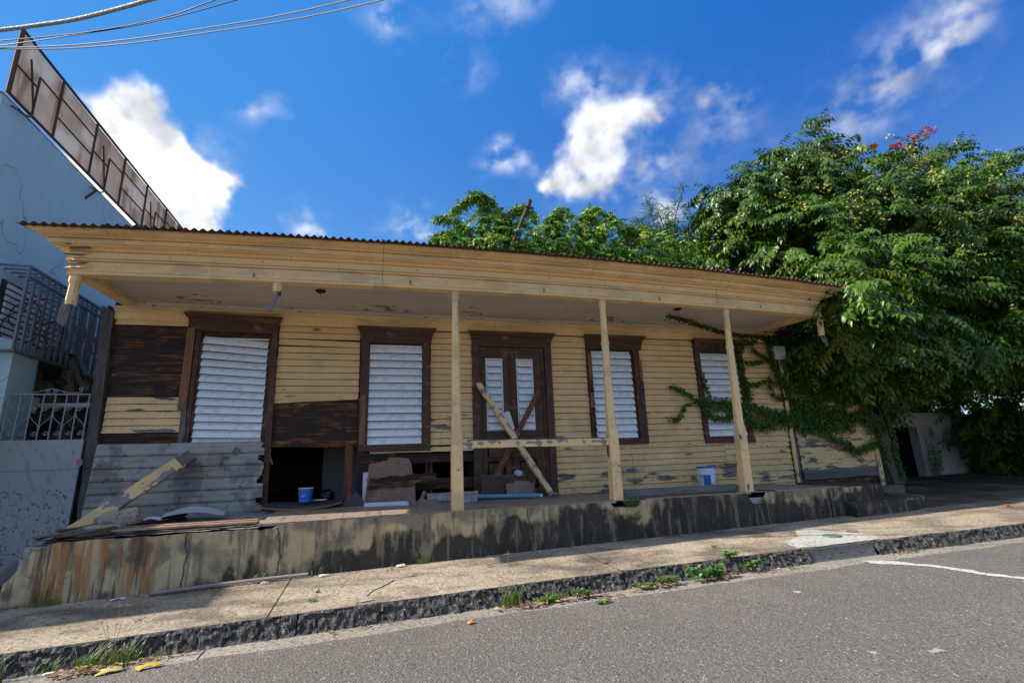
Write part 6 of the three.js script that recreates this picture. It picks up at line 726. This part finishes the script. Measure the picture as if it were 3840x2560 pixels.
{ // creeper on the front wall
  const t = thing('wall_creeper', 'dark green creeper runners spreading over the right part of the front wall', 'creeper', [8, 1.5, -1.45]);
  const lines = [[[[5.06, 3.03, -.59], [5.55, 3.03, -.78], [6.15, 3.03, -1.1], [6.75, 3.02, -1.37], [7.22, 2.97, -1.42], [7.64, 2.95, -1.42], [8.02, 2.93, -1.42]], 60], ...[[[[8.02, 2.93], [8.01, 2.41], [8.12, 2.13], [8.28, 1.84], [8.39, 1.56], [8.4, 1.21], [8.53, 1.0]], 190], [[[5.54, 1.9], [5.86, 1.77], [6.18, 1.6], [6.57, 1.57], [6.88, 1.53]], 50], [[[6.18, 1.6], [6.57, 1.55], [6.88, 1.5], [7.24, 1.5], [7.59, 1.39], [7.91, 1.32], [8.33, 1.28]], 170], [[[5.39, 1.3], [5.61, 1.28], [5.79, 1.51], [6.14, 1.6]], 45], [[[6.2, 1.5], [6.4, 1.32], [6.7, 1.28], [7.0, 1.3]], 80], [[[7.24, 2.4], [7.62, 2.41], [7.98, 2.49], [8.34, 2.57]], 60], [[[7.16, 1.94], [7.53, 1.96], [7.88, 2.02], [8.25, 1.92]], 60], [[[7.15, 1.23], [7.54, 1.12], [7.88, 1.19], [8.31, 1.21]], 140], [[[8.39, 2.35], [8.83, 2.34], [9.29, 2.36], [9.76, 2.33]], 110], [[[8.41, 2.55], [8.83, 2.56], [9.29, 2.6], [9.9, 2.53]], 130], [[[8.41, 2.06], [8.77, 2.06], [9.21, 2.03], [9.72, 2.0]], 150], [[[8.41, 1.63], [8.93, 1.6], [9.4, 1.67], [9.85, 1.59], [10.3, 1.7]], 90], [[[8.59, 1.28], [9.02, 1.24], [9.47, 1.2], [9.95, 1.26], [10.43, 1.26]], 170], [[[8.5, 1.45], [8.8, 1.42], [9.2, 1.38], [9.6, 1.42]], 130], [[[8.62, 1.04], [8.96, .96], [9.28, .82], [9.62, .7], [9.76, .56], [10.1, .62], [10.42, .72]], 80], [[[7.59, 2.69], [7.74, 2.59], [7.93, 2.49]], 60], [[[7.9, 2.13], [7.89, 1.84], [8.02, 1.67], [8.24, 1.67]], 70], [[[7.16, 2.68], [7.23, 2.12], [7.28, 1.7], [7.16, 1.3]], 120], [[[6.28, 2.21], [6.3, 1.97], [6.36, 1.77]], 40], [[[10.36, 1.9], [10.43, 1.26], [10.49, .97], [10.53, .61], [10.66, .39]], 120], [[[10.79, 1.9], [10.79, 1.18], [10.88, .81], [10.82, .46], [10.9, 0]], 150], [[[6.5, 2.62], [6.9, 2.75], [7.3, 2.8], [7.7, 2.85]], 60], [[[7.95, 2.85], [8.3, 2.9], [8.8, 2.85], [9.4, 2.9]], 160], [[[9.0, 2.3], [9.05, 1.9], [9.0, 1.6], [9.1, 1.25]], 70], [[[9.6, 2.3], [9.65, 1.9], [9.7, 1.5], [9.65, 1.2]], 90], [[[8.5, 1.85], [9, 1.82], [9.5, 1.85], [10.1, 1.8]], 130], [[[10.1, 2.3], [10.15, 1.9], [10.2, 1.4], [10.3, 1.0]], 140], [[[8.45, 1.15], [8.9, 1.1], [9.4, 1.05], [9.9, 1.1]], 110]].map(([a, n]) => [a.map(([x, y]) => [x, y, -1.455]), n])];
  const pos = [], col = [], st = []; for (const [a, n] of lines) { st.push(tube(a.map(p => [p[0], p[1] + rr(-.01, .01), p[2]]), .005, 18, 4)); const c = new THREE.CatmullRomCurve3(a.map(p => V3(...p))), N = Math.round((p0 => p0[0] > 8.3 ? 4.2 : 2.8)(a[0]) * n * Math.max(.5, c.getLength() / 1.2)), wd = n > 100 ? .17 : n > 70 ? .11 : .05; for (let i = 0; i < N; i++) { const p = c.getPoint(rnd()), q = Math.abs(rnd() + rnd() - 1); p.add(V3(rr(-.04, .04), (rnd() + rnd() - 1) * wd - .01, Math.min(.12, .012 + q * .09 * (n > 100 ? 1 : .5)))); const k = rr(.6, 1.2); pushLeaf(pos, col, p, V3(rr(-.8, .8), rr(-1, .1), rr(.1, .7)), V3(rr(-.3, .3), .7, 1), rr(.045, .08), rr(.04, .065), rnd() < .15 ? [.14 * k, .21 * k, .012 * k] : [.06 * k, .14 * k, .008 * k]); } }
  part('runner', st, flat(.07, .05, .03), t); part('leaves', leafGeo(pos, col), leafMat, t);
}
// ---------------------------------------------------------------- weeds
function grassTuft(x, y, z, n, h, spread, label, heads = 0) {
  const t = thing('grass_tuft', label, 'grass', [x, y, z]), pos = [], col = [];
  for (let i = 0; i < n; i++) { const a = rr(0, 6.283), r = Math.sqrt(rnd()) * spread, bx = x + r * Math.cos(a), bz = z + r * Math.sin(a) * .45, H = h * rr(.45, 1.1), lx = rr(-.6, .6) * H, lz = rr(-.4, .4) * H, w = rr(.003, .006), k = rr(.7, 1.3), c = rnd() < .18 ? [.30 * k, .24 * k, .08 * k] : [.085 * k, .17 * k, .022 * k]; let P = null; for (let s = 0; s <= 3; s++) { const f = s / 3, px = bx + lx * f * f, py = y + H * (f - .22 * f * f), pz = bz + lz * f * f, ww = w * (1 - f * .9); const L = [px - ww, py, pz], R = [px + ww, py, pz + .002]; if (P) { pos.push(...P[0], ...P[1], ...R, ...P[0], ...R, ...L); for (let q = 0; q < 6; q++) col.push(...c); } P = [L, R]; } }
  part('blades', leafGeo(pos, col), leafMat, t);
  for (let i = 0; i < heads; i++) { const H = h * rr(1.2, 2.1), dx = rr(-.18, .18), g = [tube([[x + dx * .2, y, z], [x + dx * .5, y + H * .6, z], [x + dx, y + H, z]], .0018, 8, 3)], tip = [x + dx, y + H, z]; for (let k = 0; k < 6; k++) { const a = k * 1.05; g.push(bar(tip, [tip[0] + .055 * Math.cos(a) * rr(.6, 1), tip[1] + rr(.0, .035), tip[2] + .03 * Math.sin(a)], .0028, 3, .001)); } part('seed_head', g, flat(.30, .20, .14), t); }
}
function weed(x, y, z, n, h, spread, leaf, label, round = true) {
  const t = thing('weed', label, 'weed', [x, y, z]), pos = [], col = [], st = [];
  for (let i = 0; i < n; i++) { const a = rr(0, 6.283), r = Math.sqrt(rnd()) * spread, tx = x + r * Math.cos(a), tz = z + Math.abs(r * Math.sin(a)) * .5, H = h * rr(.4, 1.1); st.push(tube([[x + (tx - x) * .4, y, z + (tz - z) * .3], [lerp(x, tx, .8), y + H * .6, lerp(z, tz, .7)], [tx, y + H, tz]], .0025, 6, 4)); for (let k = 0; k < 7; k++) { const f = .3 + .7 * rnd(), p = V3(lerp(x + (tx - x) * .4, tx, f) + rr(-.02, .02), y + H * f, lerp(z, tz, f) + rr(-.02, .02)), q = rr(.75, 1.3); pushLeaf(pos, col, p, V3(rr(-1, 1), rr(-.2, .6), rr(-.5, 1)), V3(rr(-.2, .2), 1, .5), leaf * rr(.7, 1.2), leaf * (round ? .85 : .4), rnd() < .15 ? [.26 * q, .30 * q, .05 * q] : [.10 * q, .24 * q, .04 * q], .1); } }
  part('stems', st, flat(.12, .16, .04), t); part('leaves', leafGeo(pos, col), leafMat, t);
}
{
  const ry = (x, o = .1) => roadY(x, kerbZ(x) + o);
  grassTuft(-2.75, ry(-2.75), 1.82, 170, .22, .26, 'bright grass tuft at the lower left edge against the kerb', 5); grassTuft(-1.85, ry(-1.85), 1.80, 150, .20, .22, 'grass tuft with tall seed heads beside the yellow leaf in the gutter', 6); grassTuft(-2.25, ry(-2.25), 1.80, 26, .14, .1, 'thin grass between the two big tufts at lower left', 0);
  grassTuft(1.36, ry(1.36), 1.76, 70, .22, .10, 'upright grass tuft against the middle of the kerb', 2); grassTuft(1.78, ry(1.78), 1.77, 26, .14, .07, 'small grass tuft among the clover like weeds', 0);
  grassTuft(-1.15, walkY(-1.15, .17), .17, 26, .17, .07, 'green grass tuft at the porch foot behind the dusty pipe', 0); grassTuft(-.55, walkY(-.55, .17), .17, 14, .15, .08, 'wispy grass at the porch foot by the right end of the dusty pipe', 0); grassTuft(.68, walkY(.68, .17), .17, 30, .12, .07, 'small weedy grass at the porch foot below the yellow leaf', 1); grassTuft(-3.1, walkY(-3.1, .16), .17, 40, .16, .14, 'dark grass below the rust stained porch end', 2); grassTuft(5.45, walkY(5.45, 1.6), 1.60, 1, .01, .01, 'tiny blade of grass at the mended kerb', 0);
  weed(1.72, ry(1.72), 1.78, 26, .07, .16, .026, 'low light green weed left of the kerb joint with dry leaves'); weed(2.06, ry(2.06), 1.79, 16, .09, .12, .028, 'low light green weed closest to the kerb joint on its left'); weed(2.78, ry(2.78), 1.79, 18, .07, .13, .026, 'low green weed just right of the kerb joint'); weed(3.05, ry(3.05), 1.79, 22, .10, .15, .026, 'bushy small leaved weed between kerb joint and round leaved weed'); weed(3.45, ry(3.45), 1.80, 16, .15, .18, .05, 'round leaved weed climbing the kerb'); weed(3.63, ry(3.63), 1.80, 12, .15, .12, .05, 'second round leaved weed beside the climbing one at the kerb'); weed(3.98, walkY(3.98, 1.62), 1.63, 14, .07, .12, .038, 'yellowish weed growing on top of the kerb'); weed(4.12, ry(4.12, .08) + .05, 1.74, 8, .06, .12, .045, 'trailing weed hanging over the kerb face', true);
  weed(3.64, -.10, .14, 26, .13, .15, .03, 'dark weed growing from the broken porch edge beside the leaning post'); weed(3.62, -.30, .15, 18, .14, .13, .028, 'dark weed hanging on the porch face below the broken edge'); weed(2.15, ry(2.15) + .002, 2.08, 12, .03, .09, .025, 'flat yellow green weed on the edge of the asphalt'); weed(-.45, walkY(-.45, .95), .95, 4, .02, .05, .02, 'tiny weed in the sidewalk crack'); weed(-.48, walkY(-.48, 1.28), 1.28, 5, .025, .05, .02, 'tiny weed in the sidewalk crack nearer the kerb'); weed(4.15, walkY(4.15, 1.1), 1.12, 4, .03, .04, .02, 'tiny weed in the hairline crack behind the kerb top weed'); weed(15.35, -.45, -3.75, 22, 1.5, .35, .09, 'bushy seedling growing beside the white doorway'); weed(14.4, -.45, -4.1, 16, .7, .25, .08, 'dark leafy seedling inside the doorway of the white wall');
}
renderer.render(scene, camera);
